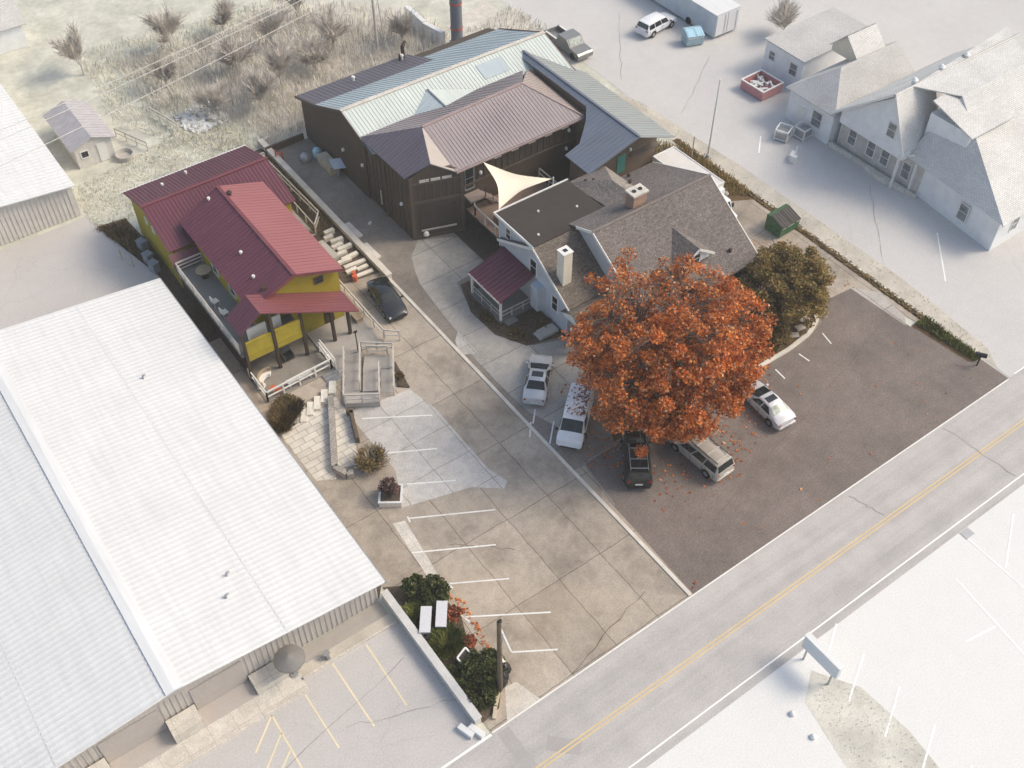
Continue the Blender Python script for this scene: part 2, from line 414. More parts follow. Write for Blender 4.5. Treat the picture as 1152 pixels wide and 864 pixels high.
    M['wire'] = plain('wire', (.6,.6,.58), .6)
    M['stone'] = plain('pale_stone', (.52,.46,.4), .9, .2, 2)
    M['bag'] = plain('black_bag', (.02,.02,.025), .35)
mats()

# ------------------------------------------------------------------ the ground, roads and lots
def sheet(name, polys, z, mat):
    b = MB()
    for p in polys:
        a = sum(p[i][0]*p[(i+1)%len(p)][1]-p[(i+1)%len(p)][0]*p[i][1] for i in range(len(p)))
        b.poly([(x,y,z) for x, y in (p if a > 0 else p[::-1])])
    return struct(name, b, mat)
def rect(x0,x1,y0,y1): return [(x0,y0),(x1,y0),(x1,y1),(x0,y1)]
def strip(b, a, c, w, z, h=0):
    a = V((a[0],a[1],0)); c = V((c[0],c[1],0)); d = (c-a).normalized(); n = V((-d.y,d.x,0))*(w/2)
    q = [a-n, c-n, c+n, a+n]
    if h: b.prism([(p.x,p.y) for p in q], z, z+h)
    else: b.poly([(p.x,p.y,z) for p in q])
sheet('ground', [rect(-220,240,-200,260)], -.02, M['ground'])
sheet('scrub_ground', [[(1,57.6),(34,57.6),(33.5,66),(25,64),(24.8,72),(14,82),(-2,78)]], -.008, M['brush'])
sheet('road', [rect(-120,160,-6.75,0.05)], 0, M['road'])
sheet('parking_lot', [rect(-15.45,0,.05,38.4), rect(0,1.3,.05,12.2)], .004, M['lot'])
sheet('driveway', [[(0,12.2),(9.5,12.2),(9.5,38.5),(4.3,39.6),(4.05,57.5),(0,57.5)]], .004, M['drive'])
sheet('asphalt_lot', [[(.2,.05),(31.75,.05),(31.7,3.2),(30.1,8),(29.9,13.7),(27.2,13.9),(25.9,13.3),(24.8,12.4),(22.9,11.85),(20.6,11.6),(15.1,11.6),(10,11.9),(3.5,12.25),(1.05,12.2),(.45,8.4)]], .008, M['asphalt'])
sheet('side_yard', [[(22.9,11.9),(29.9,13.7),(30.9,7.8),(31.6,7.6),(31.5,35.5),(17,35.5),(17,31),(23.3,31),(23.3,14)]], .004, M['lot'])
sheet('court', [rect(7.5,17.2,31,38.6)], .008, M['soil'])
sheet('neighbour_lot', [[(31.9,.05),(140,.05),(140,110),(33.2,110),(33.2,58),(32.4,40),(31.9,36)]], -.004, M['outlot'])
sheet('gravel_strip', [[(31.95,1.2),(33.1,3),(33.9,12),(33.8,30),(33.0,44),(31.9,47),(27.2,47),(27.2,45.2),(31.5,37.0)]], 0, M['gravel'])
sheet('south_lot', [rect(-120,160,-120,-6.75)], -.004, M['southlot'])
sheet('front_parking', [rect(-120,-15.85,-.0,9.4)], .004, M['leftlot'])
sheet('back_yard_pavement', [[(-120,44),(-15.1,44),(-15.1,48),(-17.2,58.5),(-120,58.5)]], 0, M['leftlot'])
sheet('concrete_pad', [[(-10,26.0),(-5.1,25.3),(-4.55,22.6),(-4.6,15.8),(-4.15,14.2),(-4.7,13.8),(-5.7,14.6),(-6.4,15.2),(-11.2,16.5),(-9.9,19.5)]], .010, M['pad'])
sheet('light_apron', [[(7.4,37.6),(4.5,39.2),(2.9,37.7),(2.2,36),(1.7,34.5),(1.3,30.8),(1.1,28.2),(.5,25.9),(.6,20.8),(.75,18.4),(1.9,15.2),(3.5,16.5),(6.6,19.0),(7.6,22.6),(5.0,23.6),(3.6,25.8),(3.2,28.9),(4.2,32.9),(7.5,33.2)]], .010, M['walkconc'])
sheet('patch', [[(.45,27.5),(1.15,28.2),(1.1,25.4),(-.15,26.0)]], .014, M['pad'])
sheet('walk_strip', [[(-12.4,15.8),(-11.6,15.5),(-12.1,10.9),(-12.25,9.6),(-12.75,9.9),(-12.75,11.1)]], .012, M['conc_pale'])
sheet('front_walk', [[(-13.15,1.9),(-12.4,1.75),(-11.9,.05),(-14.3,.05)]], .012, M['conc_pale'])
sheet('house_bed', [[(3.2,29.4),(3.3,26.2),(4.6,23.8),(6.9,23.2),(8.2,22.6),(8.2,32.4),(4.3,32.5)]], .016, M['soil'])
sheet('planting_bed', [[(-15.5,12.0),(-13.2,10.6),(-12.9,9.2),(-12.5,7.6),(-13.1,6.0),(-13.2,4.0),(-12.4,2.9),(-13.4,1.9),(-14.2,1.0),(-15.5,.8)]], .014, M['soil'])
sheet('tree_bed', [[(4,12.6),(10,12.2),(15.1,12.0),(20.6,12.0),(22.9,12.3),(25.2,13.5),(25.6,15.4),(23.4,17.6),(8,22.4),(7.2,19)]], .014, M['leaf_soil'])
sheet('gap_ground', [[(-16.1,11.4),(-12.4,16),(-15.2,22),(-14.9,29),(-14.2,30),(-12,46),(-14.2,53.5),(-14.4,56.4),(-17.2,56.8),(-15.2,47.8),(-15.9,44)]], -.004, M['soil'])
sheet('east_slope', [[(-3.9,38.2),(-.2,37.6),(-.2,58.6),(-3.2,58.6)]], .010, M['soil'])
sheet('kerb_verge', [rect(31.3,31.95,8.1,37.3), [(30.2,8),(31.95,8),(31.95,2.7),(30.7,2.9)], [(29.6,27.5),(31.4,26.5),(31.4,35.5),(29.9,36.8),(26.2,36.0),(27.8,33.6)]], .012, M['leaf_soil'])
sheet('kerb_flags', [[(29.6,13.9),(31.2,12.0),(30.6,9.0),(29.9,8.2)]], .013, M['walkconc'])
sheet('paver_terrace', [[(-14.9,27.0),(-14.8,21.9),(-13.6,21.2),(-10.7,27.6),(-12.6,28.6)]], .014, M['pavers'])
sheet('upper_walk', [[(-13.2,22.0),(-11.6,21.4),(-9.9,26.0),(-9.9,29.4),(-10.6,28.6),(-10.6,27.4)]], .012, M['pavers'])
sheet('lower_path', [[(-15.3,21.0),(-13.6,21.0),(-11.4,17.0),(-12.6,11.2),(-15.3,12.2)]], .011, M['lot'])
sheet('grass_island', [[(2.4,-8.0),(4.0,-10.5),(4.2,-14),(3.4,-20),(1.5,-26),(-1.0,-16),(.6,-9.2)]], 0, soil('pale_dry_turf',(.56,.54,.48),(.66,.64,.6),5))  # turf paled in colour along with the haze-white lot around it
sheet('pale_slab', [[(25.5,66.6),(31.9,68.7),(31.8,65.3),(25.8,63.6)]], .004, M['conc_pale'])
sheet('dock_apron', [rect(-28.6,-25.3,9.98,11.3), rect(-34,-30.4,9.98,11.3)], .010, M['door_tan'])
sheet('storefront_walk', [rect(-60,-22.6,8.65,9.98)], .012, M['conc_pale'])
sheet('boardwalk_strip', [rect(-22.0,-16.2,10.15,11.25)], .010, M['deck_pale'])
sheet('gravel_bed', [rect(-22.6,-16.2,9.42,10.15)], .010, M['gravel'])
# kerbs are real steps
b = MB(); b.box(-.13,.13,0.1,36.4,.0,.07); struct('kerb', b, M['kerb'])
b = MB(); b.box(-22.6,-16.0,9.28,9.42,0,.14); b.box(-60,-22.6,8.5,8.65,0,.12); struct('kerb', b, M['conc_pale'])
b = MB(); b.box(-120,-15.5,-.12,.02,0,.02); struct('gutter_line', b, M['white_line_pale'])
pts = [(15.1,11.75),(20.6,11.75),(22.9,12.0),(24.6,12.7),(25.6,13.8),(25.7,15.2),(25.1,16.4)]
b = MB()
for a, c in zip(pts[:-1], pts[1:]): strip(b, a, c, .3, 0, .16)
struct('kerb', b, M['kerb'])
b = MB(); strip(b, (31.85,8.2), (31.85,36), .14, 0, .1); struct('kerb', b, M['kerb'])
b = MB(); strip(b, (.55,8.3), (1.05,12.3), .12, 0, .02); strip(b, (1.05,12.3), (3.5,12.35), .12, 0, .02); struct('pavement_edge', b, plain('edge_concrete',(.3,.265,.235),.9))
# painted markings
b = MB()
for a, c, w in [((-15.4,-.0),(31.7,-.0),.1)]: strip(b, a, c, w, .03)
struct('edge_line', b, M['white_line'])
b = MB(); strip(b, (-120,-6.2), (160,-6.2), .1, .006); strip(b, (32.5,.1), (160,.1), .1, .006); struct('edge_line', b, M['white_line_pale'])
b = MB(); strip(b, (-120,-3.13), (160,-3.13), .08, .006); strip(b, (-120,-3.36), (160,-3.36), .08, .006); struct('centre_line', b, M['yellow_line'])
b = MB()
for a, c in [((-9.4,24.9),(-5.1,22.2)),((-9.9,21.3),(-6.5,19.4)),((-9.9,18.0),(-7.0,16.3)),((-11.3,15.5),(-6.2,12.7)),((-12.6,13.1),(-7.8,10.4)),
             ((-12.2,9.9),(-8.6,7.8)),((-12.5,7.2),(-7.9,4.3)),((-11.5,3.5),(-9.1,2.0)),((-11.5,3.5),(-11.1,5.2)),
             ((-12.6,7.6),(-12.4,6.7)),((-12.0,9.8),(-11.9,9.3)),((-11.3,15.7),(-11.4,15.2)),
             ((.3,17.5),(-.6,16.2+.2)),((.35,17.3),(1.3,18.3)),((1.7,16.6),(.2,15.1)),((24.0,11.5),(23.7,10.3)),((20.9,11.0),(21.0,10.0)),((18.3,10.9),(18.2,9.8)),((15.9,11.2),(15.8,10.4))]:
    strip(b, a, c, .11, .018)
struct('stall_line', b, M['white_line'])
b = MB()
for a, c in [((6.0,-6.7),(3.9,-7.9)),((5.8,-9.1),(2.7,-10.7)),((5.9,-11.8),(2.8,-13.4)),((5.7,-14.6),(3.1,-15.9)),((5.5,-17.4),(2.9,-18.8)),((21.8,-7.9),(17.8,-10.3)),((17.7,-7.3),(17.5,-13.5)),((14.6,-8.9),(13.4,-16.5)),((13.9,-12.6),(11.5,-12.2)),((36.5,9.8),(40.8,14.2)),((38.5,33.0),(36.5,31.2))]:
    strip(b, a, c, .12, .006)
struct('stall_line', b, M['white_line_pale'])
b = MB()
for a, c in [((-23.0,8.4),(-23.0,4.4)),((-20.7,9.2),(-20.7,4.3)),((-18.4,9.1),(-18.5,4.3)),((-25.2,8.4),(-25.3,4.0)),((-25.2,8.4),(-27.0,6.9)),((-25.25,7.1),(-27.6,5.1)),((-25.3,5.9),(-26.2,5.2))]:
    strip(b, a, c, .11, .010)
struct('stall_line', b, M['yellow_pale'])
# cracks and tar seams in the lots
b = MB()
rr = random.Random(3)
def crack(p, q, w, z, b):
    n = 9; pts = [(p[0]+(q[0]-p[0])*i/n+rr.uniform(-.12,.12), p[1]+(q[1]-p[1])*i/n+rr.uniform(-.12,.12)) for i in range(n+1)]
    for a, c in zip(pts[:-1], pts[1:]): strip(b, a, c, w*rr.uniform(.5,1.2), z)
for p, q, w in [((5,3.4),(29,9.6),.02),((3,8.2),(20,10.4),.02),((-9.6,.2),(-2.2,2.1),.04),((-6.9,9.4),(-10.3,12.2),.035),((24,20),(31,18.5),.05),((25,15),(29,22),.04),((14,-.4),(14.6,-3),.025),((24,-.3),(24.5,-6),.02),((-16,3),(-22,5.2),.02),((-17,7),(-34,3.4),.02),((34,14),(41,22),.02),((35,40),(44,46),.02),((34,48),(42,58),.025)]:
    crack(p, q, w, .017, b)
struct('pavement_cracks', b, plain('crack_fill', (.1,.085,.07), .95))
b = MB(); b.box(17.6,18.4,-7.4,-6.8,.0,.03); struct('storm_drain', b, M['steel'])
b = MB(); b.cbox((-12.5,-3.0,.003), (2.0,.9,.002), R(-45)); b.box(-15.2,-14.4,-6.1,-.2,.003,.005); struct('road_patch', b, asphalt('patch_asphalt', (.38,.36,.355), .1, .1, .2))

# ------------------------------------------------------------------ building helpers
def window(root, c, nrm, w, h, frame, pane='glass', bars=1, parent=None, fw=.08):
    """c = centre on the wall face, nrm = horizontal outward direction"""
    n = V((nrm[0],nrm[1],0)).normalized(); u = V((-n.y,n.x,0)); c = V(c)
    f = MB()
    def bar(a0,a1,b0,b1,d0,d1,mb):
        vs = []
        for d in (d0,d1):
            for a, z in ((a0,b0),(a1,b0),(a1,b1),(a0,b1)): p = c+u*a+n*d; vs.append((p.x,p.y,p.z+z))
        mb.add(vs, [(0,3,2,1),(4,5,6,7),(0,1,5,4),(1,2,6,5),(2,3,7,6),(3,0,4,7)])
    W, Hh = w/2, h/2
    bar(-W-fw,-W,-Hh-fw,Hh+fw,-.02,.06,f); bar(W,W+fw,-Hh-fw,Hh+fw,-.02,.06,f)
    bar(-W,W,Hh,Hh+fw,-.02,.06,f); bar(-W,W,-Hh-fw,-Hh,-.02,.075,f)
    for i in range(bars):
        z = -Hh+h*(i+1)/(bars+1); bar(-W,W,z-.02,z+.02,-.02,.045,f)
    fo = part(root, 'window', f, M[frame], parent)
    p = MB(); bar(-W,W,-Hh,Hh,-.02,.02,p); part(root, 'pane', p, M[pane], fo)
    return fo
def lamp(root, c, r=.14, mat='white_trim'):
    b = MB(); b.lathe((c[0],c[1],c[2]-.18), [(r*.5,0),(r,.05),(r,.25),(r*.4,.33)], 8); return part(root, 'wall_lamp', b, M[mat], smooth=40)
def vent(root, p, h=.5, r=.09, mat='rail_white'):
    b = MB(); b.tube((p[0],p[1],p[2]-.2), (p[0],p[1],p[2]+h), r, r, 8); b.tube((p[0],p[1],p[2]+h-.1), (p[0],p[1],p[2]+h+.02), r*1.6, r*1.2, 8); return part(root, 'vent_pipe', b, M[mat], smooth=40)
def railing(b, pts, h=1.0, r=.035, step=1.4, rails=3):
    for p, q in zip(pts[:-1], pts[1:]):
        p, q = V(p), V(q); L = (q-p).length; n = max(1, round(L/step))
        for i in range(n+1):
            a = p.lerp(q, i/n); b.beam(a, a+V((0,0,h)), r*2, r*2)
        for j in range(rails):
            o = V((0,0,h*(1-j/rails))); b.beam(p+o, q+o, r*1.9, r*(2.6 if j == 0 else 1.4))
    return b

# ------------------------------------------------------------------ white warehouse (left)
t = thing('warehouse', 'large white ribbed metal roofed warehouse with tan walls beside the parking lot', 'warehouse', (-29.3,27,0))
b = MB(); b.gy(11.3,43.7,[(-42.4,0),(-16.2,0),(-16.2,2.8),(-29.25,4.28),(-42.4,2.8)])
for i in range(75):
    x = -42.2+i*.35
    if not any(a < x < c for a, c in ((-28.6,-25.3),(-34,-30.4))): b.box(x-.03,x+.03,11.25,11.3,.05,2.7)
part(t,'wall',b,M['wall_tan_metal'])
b = MB(); b.roof([(-29.25,10.5,4.5),(-15.9,10.5,3.0),(-15.9,44,3.0),(-29.25,44,4.5)],.1,.4,.17,.035,0,1)
b.roof([(-29.25,10.5,4.5),(-29.25,44,4.5),(-42.6,44,3.0),(-42.6,10.5,3.0)],.1,.4,.17,.035,0,1)
for x in (-22.4,-36.1):
    z = 4.5-abs(x+29.25)*.1124; b.add([(x-.02,10.5,z+.04),(x+.02,10.5,z+.04),(x+.02,44,z+.04),(x-.02,44,z+.04)],[(0,1,2,3)],1)
rf = part(t,'roof',b,[M['roof_white'],M['roof_rib']])
b = MB(); b.roof([(-29.25,10.46,4.6),(-28.75,10.46,4.55),(-28.75,44.04,4.55),(-29.25,44.04,4.6)],.04); b.roof([(-29.25,10.46,4.6),(-29.25,44.04,4.6),(-29.75,44.04,4.55),(-29.75,10.46,4.55)],.04)
part(t,'ridge_cap',b,M['roof_white'],rf)
b = MB(); b.box(-15.95,-15.82,10.5,44,2.86,3.0); part(t,'gutter',b,M['steel'],rf)
for x0, x1 in ((-28.55,-25.35),(-34,-30.45)):
    b = MB(); b.box(x0,x1,11.2,11.28,.02,2.35); part(t,'dock_door',b,M['door_tan'])
for x, y in ((-23.6,15.9),(-24.3,14.5),(-21.2,34.2)):
    b = MB(); z = 3+(-15.9-x)*.1124; b.tube((x,y,z),(x,y,z+.3),.07,.07,8); b.tube((x,y,z+.3),(x+.2,y,z+.3),.07,.07,8); part(t,'roof_vent',b,M['steel'],rf,smooth=40)
for n, (x0,x1,lab) in enumerate(((-25.25,-23.2,'tan concrete landing beside the round black canopy at the warehouse'),(-30.4,-28.6,'tan concrete landing between two warehouse loading doors'),(-36.2,-34.05,'concrete landing at the lower left corner of the photo'))):
    b = MB(); b.box(x0,x1,9.99,11.18,.0,.9 if n else .5); solo('concrete_landing', lab, 'landing', b, M['conc_pale'])
t = thing('umbrella', 'round dark canvas umbrella standing beside the warehouse front walk', 'umbrella', (-22.9,9.95,0))
b = MB(); b.lathe((0,0,1.9),[(.95,0),(.93,.06),(.5,.3),(.04,.48)],14); part(t,'canopy',b,plain('grey_canvas',(.2,.19,.185),.85),world=False,smooth=20)
b = MB(); b.tube((0,0,0),(0,0,2.3),.04); b.tube((0,0,0),(0,0,.1),.3,.25,12); part(t,'pole',b,M['steel'],world=False,smooth=40)
b = MB(); b.box(-20.85,-20.65,9.55,10.0,0.01,.5); b.box(-20.95,-20.55,9.6,9.95,.5,.58); solo('utility_box','small dark box on the gravel by the warehouse walk','utility box',b,M['steel'])
b = MB(); b.box(-15.95,-15.55,.9,11.25,0,.72); b.box(-16.0,-15.5,.85,11.3,.72,.8); solo('garden_wall','long pale concrete wall between the white parking area and the shrub bed','wall',b,plain('pale_wall_concrete',(.56,.55,.54),.85,.08))
for i,(x,y,l) in enumerate(((-16.6,.9,'nearer of the two white concrete blocks at the foot of the long wall'),(-16.1,.55,'white concrete block at the road end of the long wall'))):
    b = MB(); b.cbox((x,y,0),(.35,1.0,.35),R(18)); solo('concrete_block',l,'concrete block',b,M['roof_white'],'white blocks at the wall end')

# ------------------------------------------------------------------ mustard building with maroon roofs
t = thing('mustard_building', 'mustard yellow building with maroon metal roofs and a covered front porch', 'building', (-9,44,0))
b = MB(); b.gx(-14.05,-3.7,[(45.2,0),(53.7,0),(53.7,4.05),(49.45,5.35),(45.2,4.05)])
b.gy(34.85,45.2,[(-12.2,0),(-5.1,0),(-5.1,5.15),(-8.65,6.5),(-12.2,5.1)])
part(t,'wall',b,M['mustard'])
b = MB()
b.roof([(-14.4,49.5,5.65),(-3.35,49.5,5.65),(-3.35,54.1,4.2),(-14.4,54.1,4.2)],.1,.3,.04,.035)
b.roof([(-14.4,49.5,5.65),(-14.4,44.9,4.2),(-3.35,44.9,4.2),(-3.35,49.5,5.65)],.1,.3,.04,.035)
part(t,'roof',b,M['maroon'])
b = MB(); b.beam((-14.42,49.5,5.68),(-3.33,49.5,5.68),.3,.06); part(t,'ridge_cap',b,M['maroon_trim'])
b = MB(); b.box(-14.5,-3.3,54.1,54.22,4.06,4.2); part(t,'gutter',b,M['rail_white'])
b = MB()
b.roof([(-8.78,34.3,6.78),(-8.78,47.0,6.78),(-12.6,46.5,5.3),(-12.6,34.3,5.3)],.12,.4,.03,.02)
mr = part(t,'roof',b,M['maroon'])
b = MB(); b.roof([(-8.78,34.3,6.78),(-4.9,34.3,5.3),(-4.9,47.3,5.3),(-8.78,47.0,6.78)],.12,.4,.03,.02)
part(t,'roof',b,metal_roof('maroon_metal_lit',(.3,.105,.112),.45,.06,.1))  # sun-side slope: brighter copy of the maroon, light put into its colour
b = MB(); b.beam((-8.78,34.27,6.8),(-8.78,47.0,6.8),.28,.06); part(t,'ridge_cap',b,M['maroon_trim'])
b = MB(); b.beam((-8.78,34.26,6.66),(-4.85,34.26,5.16),.06,.24); b.beam((-8.78,34.26,6.66),(-12.65,34.26,5.16),.06,.24); part(t,'barge_board',b,M['maroon_trim'])
# porch roof
b = MB(); b.roof([(-12.5,32.55,6.35),(-12.5,34.85,6.35),(-14.3,34.85,5.05),(-14.3,32.55,5.05)],.1,.35,.03,.02); part(t,'porch_roof',b,M['maroon'])
b = MB(); b.roof([(-12.5,32.55,6.35),(-5.0,32.2,2.6),(-5.0,34.85,2.6),(-12.5,34.85,6.35)],.1,.35,.03,.02); part(t,'porch_roof',b,metal_roof('maroon_metal_porch_lit',(.19,.06,.07),.45,.06,.12))  # right slope lightened in colour against the left one, as if sunlit
for x, z in ((-11.8,5.9),(-9.5,4.75),(-7.1,3.55),(-5.75,2.9)):
    b = MB(); b.box(x-.11,x+.11,32.68,32.9,.02,z); part(t,'post',b,M['dark_timber'])
b = MB(); b.box(-14.2,-14.0,32.68,32.9,.02,5.0); b.beam((-14.1,32.79,5.0),(-12.5,32.79,6.15),.12,.18); part(t,'post',b,M['dark_timber'])
for x0, x1 in ((-14.0,-11.95),(-11.65,-9.6)):
    b = MB(); b.box(x0,x1,32.74,32.84,2.1,3.85); b.box(x0,x1,32.7,32.88,3.85,3.93); b.box(x0,x1,32.7,32.74,2.7,2.76); part(t,'balcony_panel',b,M['mustard_panel'])
b = MB(); b.box(-14.45,-12.2,32.9,44.9,2.6,2.8); b.box(-12.2,-9.5,32.9,34.85,2.6,2.8); part(t,'balcony_deck',b,M['deck_grey'])
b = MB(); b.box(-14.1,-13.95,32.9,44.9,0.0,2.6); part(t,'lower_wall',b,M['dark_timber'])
b = MB(); railing(b,[(-14.42,33.2,2.8),(-14.42,43.9,2.8),(-12.3,43.9,2.8)],1.0,.045,1.6,3); part(t,'balcony_rail',b,M['rail'])
b = MB(); b.roof([(-14.5,44.95,3.9),(-12.0,44.95,3.9),(-12.0,43.95,3.2),(-14.5,43.95,3.2)],.08,.4,.03,.02); part(t,'lean_to_roof',b,M['maroon'])
b = MB(); b.box(-13.4,-11.9,33.6,33.72,3.2,4.3); part(t,'balcony_screen',b,M['cloth_white'])
b = MB(); b.box(-11.4,-10.7,33.6,33.72,3.2,4.4); part(t,'balcony_screen',b,M['cloth_white'])
b = MB(); b.box(-12.6,-5.0,30.2,36,.0,.06) if False else b.box(-14.25,-8.7,30.2,34.85,.0,.06); part(t,'patio_floor',b,M['patio'])
b = MB(); railing(b,[(-14.15,33.2,.06),(-14.15,30.25,.06),(-8.75,30.45,.06),(-8.6,32.5,.06)],1.0,.05,1.4,2); part(t,'patio_rail',b,M['rail_white'])
window(t,(-6.75,34.85,4.75),(0,-1),.62,.5,'brown_trim',bars=1)
window(t,(-12.2,38.5,4.0),(-1,0),.9,1.2,'rail_white'); window(t,(-12.2,41.5,4.0),(-1,0),.9,1.2,'rail_white')
window(t,(-14.05,50.6,3.4),(-1,0),.3,.5,'rail_white','lamp_clear',0); window(t,(-14.05,49.2,3.4),(-1,0),.3,.5,'rail_white','lamp_clear',0)
b = MB(); b.box(-6.8,-6.0,34.78,34.84,.1,2.1); part(t,'door',b,M['dark_timber'])
for p in ((-9.9,46.3,6.3),(-10.6,39.4,6.0),(-11.0,36.6,5.85),(-9.3,52.8,4.6),(-11.6,52.2,4.75)): vent(t,p,.3,.09,'rail_white')
b = MB(); b.lathe((-8.4,45.6,6.6),[(.16,0),(.16,.25),(.24,.28),(.1,.42)],10); part(t,'roof_vent',b,M['dark_timber'],smooth=40)
b = MB(); b.box(-11.1,-10.75,34.9,35.25,5.7,6.1); part(t,'roof_vent',b,M['dark_timber'])
# things on the balcony and patio
for i,(x,y,l) in enumerate(((-13.6,38.9,'pale chair on the grey side balcony, nearer the round table'),(-13.55,37.4,'pale chair on the grey side balcony, nearer the porch'))):
    t = thing('patio_chair',l,'chair',(x,y,2.8),R(100),'chairs on the side balcony')
    b = MB(); b.box(-.25,.25,-.25,.25,.4,.46); part(t,'seat',b,M['cloth_white'],world=False)
    b = MB(); b.box(-.25,.25,.2,.26,.46,.9); part(t,'backrest',b,M['cloth_white'],world=False)
    for a in (-.22,.22):
        for c in (-.22,.22): b = MB(); b.box(a-.02,a+.02,c-.02,c+.02,0,.4); part(t,'leg',b,M['rail'],world=False)
t = thing('round_table','round brown table at the far end of the grey side balcony','table',(-12.9,42.3,2.8))
b = MB(); b.tube((0,0,.7),(0,0,.76),.6,.6,18); part(t,'tabletop',b,M['wicker'],world=False); b = MB(); b.tube((0,0,0),(0,0,.7),.05); b.tube((0,0,0),(0,0,.05),.3,.3,12); part(t,'base',b,M['dark_timber'],world=False)
t = thing('wicker_sofa','curved pale wicker sofa on the patio under the mustard panels','sofa',(-13.2,31.9,.06),R(35))
b = MB(); q = [(.75*math.cos(a)*1.2,.8*math.sin(a)) for a in [R(20+i*16) for i in range(11)]]; q2 = [(x*.55,y*.5) for x,y in q][::-1]; b.prism(q+q2,.15,.42); part(t,'seat',b,M['cloth_white'],world=False)
b = MB(); q2 = [(x*.88,y*.88) for x,y in q][::-1]; b.prism(q+q2,.05,.8); part(t,'backrest',b,M['wicker'],world=False)
for l,x,y in (('orange stool on the patio close to the wicker sofa',-13.35,30.95),('orange stool in the patio corner by the railing',-13.1,30.5)):
    t = thing('stool',l,'stool',(x,y,.06),0,'orange patio stools')
    b = MB(); b.lathe((0,0,.36),[(.2,0),(.24,.05),(.22,.1)],10); part(t,'seat',b,M['orange'],world=False,smooth=40)
    for i in range(4): a = R(45+90*i); b = MB(); b.tube((.17*math.cos(a),.17*math.sin(a),0),(.12*math.cos(a),.12*math.sin(a),.37),.02); part(t,'leg',b,M['orange'],world=False)
t = thing('bench','long white bench along the front patio railing','bench',(-11.3,30.75,.06),R(2))
b = MB(); b.box(-1.0,1.0,-.22,.22,.42,.48); part(t,'seat',b,M['cloth_white'],world=False)
for x in (-.85,.85): b = MB(); b.box(x-.04,x+.04,-.18,.18,0,.42); part(t,'leg',b,M['cloth_white'],world=False)
t = thing('armchair','dark armchair on the patio beside a porch post','armchair',(-10.9,33.3,.06))
b = MB(); b.box(-.35,.35,-.35,.3,.15,.42); part(t,'seat',b,M['black'],world=False); b = MB(); b.box(-.38,.38,.3,.42,.1,.85); b.box(-.42,-.35,-.35,.3,.1,.58); b.box(.35,.42,-.35,.3,.1,.58); part(t,'backrest',b,plain('grey_cloth',(.1,.1,.1),.9),world=False)

# boardwalk and ramp
t = thing('boardwalk','weathered grey plank walkway on the right side of the mustard building','boardwalk',(-6.5,33,0))
b = MB(); b.prism([(-8.55,29.6),(-7.6,29.9),(-7.4,30.9),(-4.1,30.6),(-4.0,38.0),(-4.7,38.0),(-4.7,34.8),(-8.55,34.8)],.02,.14); part(t,'deck',b,M['deck_pale'])
b = MB(); railing(b,[(-3.9,38.2,.14),(-3.95,30.7,.14)],1.0,.05,1.5,2); part(t,'railing',b,M['rail'])
b = MB(); railing(b,[(-3.95,30.7,.14),(-3.0,30.0,.02)],1.0,.04,1.2,2); part(t,'railing',b,M['rail'])
b = MB(); railing(b,[(-8.5,30.2,.14),(-8.45,32.6,.14)],1.0,.05,1.4,2); part(t,'railing',b,M['rail_white'])
for i in range(3):
    b = MB(); b.box(-9.75,-8.55,29.25+i*.32,29.55+i*.32,.015,.06+.03*i); part(t,'step',b,M['steel'])
b = MB(); b.box(-4.8,-4.2,33.4,34.3,.14,.5); b.box(-4.85,-4.15,33.35,34.35,.5,.56); solo('storage_box','tan storage box at the right end of the porch','box',b,M['wicker'])
t = thing('access_ramp','pale switchback access ramp with railings in front of the boardwalk','ramp',(-7.6,28,0))
b = MB(); b.extr([(-9.82,26.5,.5),(-8.2,26.95,.48),(-6.1,30.6,.14),(-7.3,31.0,.14)],(0,0,-.13)); b.extr([(-9.85,26.47,.5),(-7.72,25.08,.5),(-7.2,25.95,.5),(-9.3,27.35,.5)],(0,0,-.49)); part(t,'ramp_slab',b,M['deck_pale'])
b = MB(); b.extr([(-8.2,26.75,.49),(-7.2,26.1,.49),(-5.95,28.15,.3),(-6.95,28.85,.3)],(0,0,-.29)); b.extr([(-6.95,28.85,.3),(-5.2,27.65,.3),(-4.4,28.7,.3),(-6.15,30.0,.3)],(0,0,-.29)); b.extr([(-7.0,26.2,.03),(-6.2,25.65,.03),(-4.75,28.0,.29),(-5.6,28.6,.29)],(0,0,-.02)); part(t,'ramp_slab',b,M['deck_pale'])
for pts in ([(-9.85,26.5,.5),(-7.3,31.0,.14)],[(-9.82,26.42,.5),(-7.74,25.05,.5)],[(-8.25,26.95,.5),(-6.1,30.6,.2)],[(-7.68,25.1,.5),(-6.0,28.0,.3)],[(-6.05,30.6,.2),(-4.2,29.0,.3)],[(-4.3,28.75,.3),(-6.3,25.45,.03)],[(-5.9,29.9,.3),(-4.7,29.0,.3)]):
    b = MB(); railing(b,pts,.95,.045,1.2,2); part(t,'railing',b,M['rail'])
b = MB(); b.tube((-6.2,30.9,.1),(-6.2,30.9,2.1),.05); b.beam((-6.35,30.9,2.1),(-6.05,30.9,2.1),.12,.12); solo('lamp_post','short dark post standing at the top of the switchback ramp','post',b,M['black'])
b = MB(); b.prism([(-5.7,26.0),(-5.0,25.4),(-4.7,27.2),(-4.5,28.3)],.0,.12); solo('planter_bed','small triangular soil bed beside the ramp railing','planting bed',b,M['soil'])
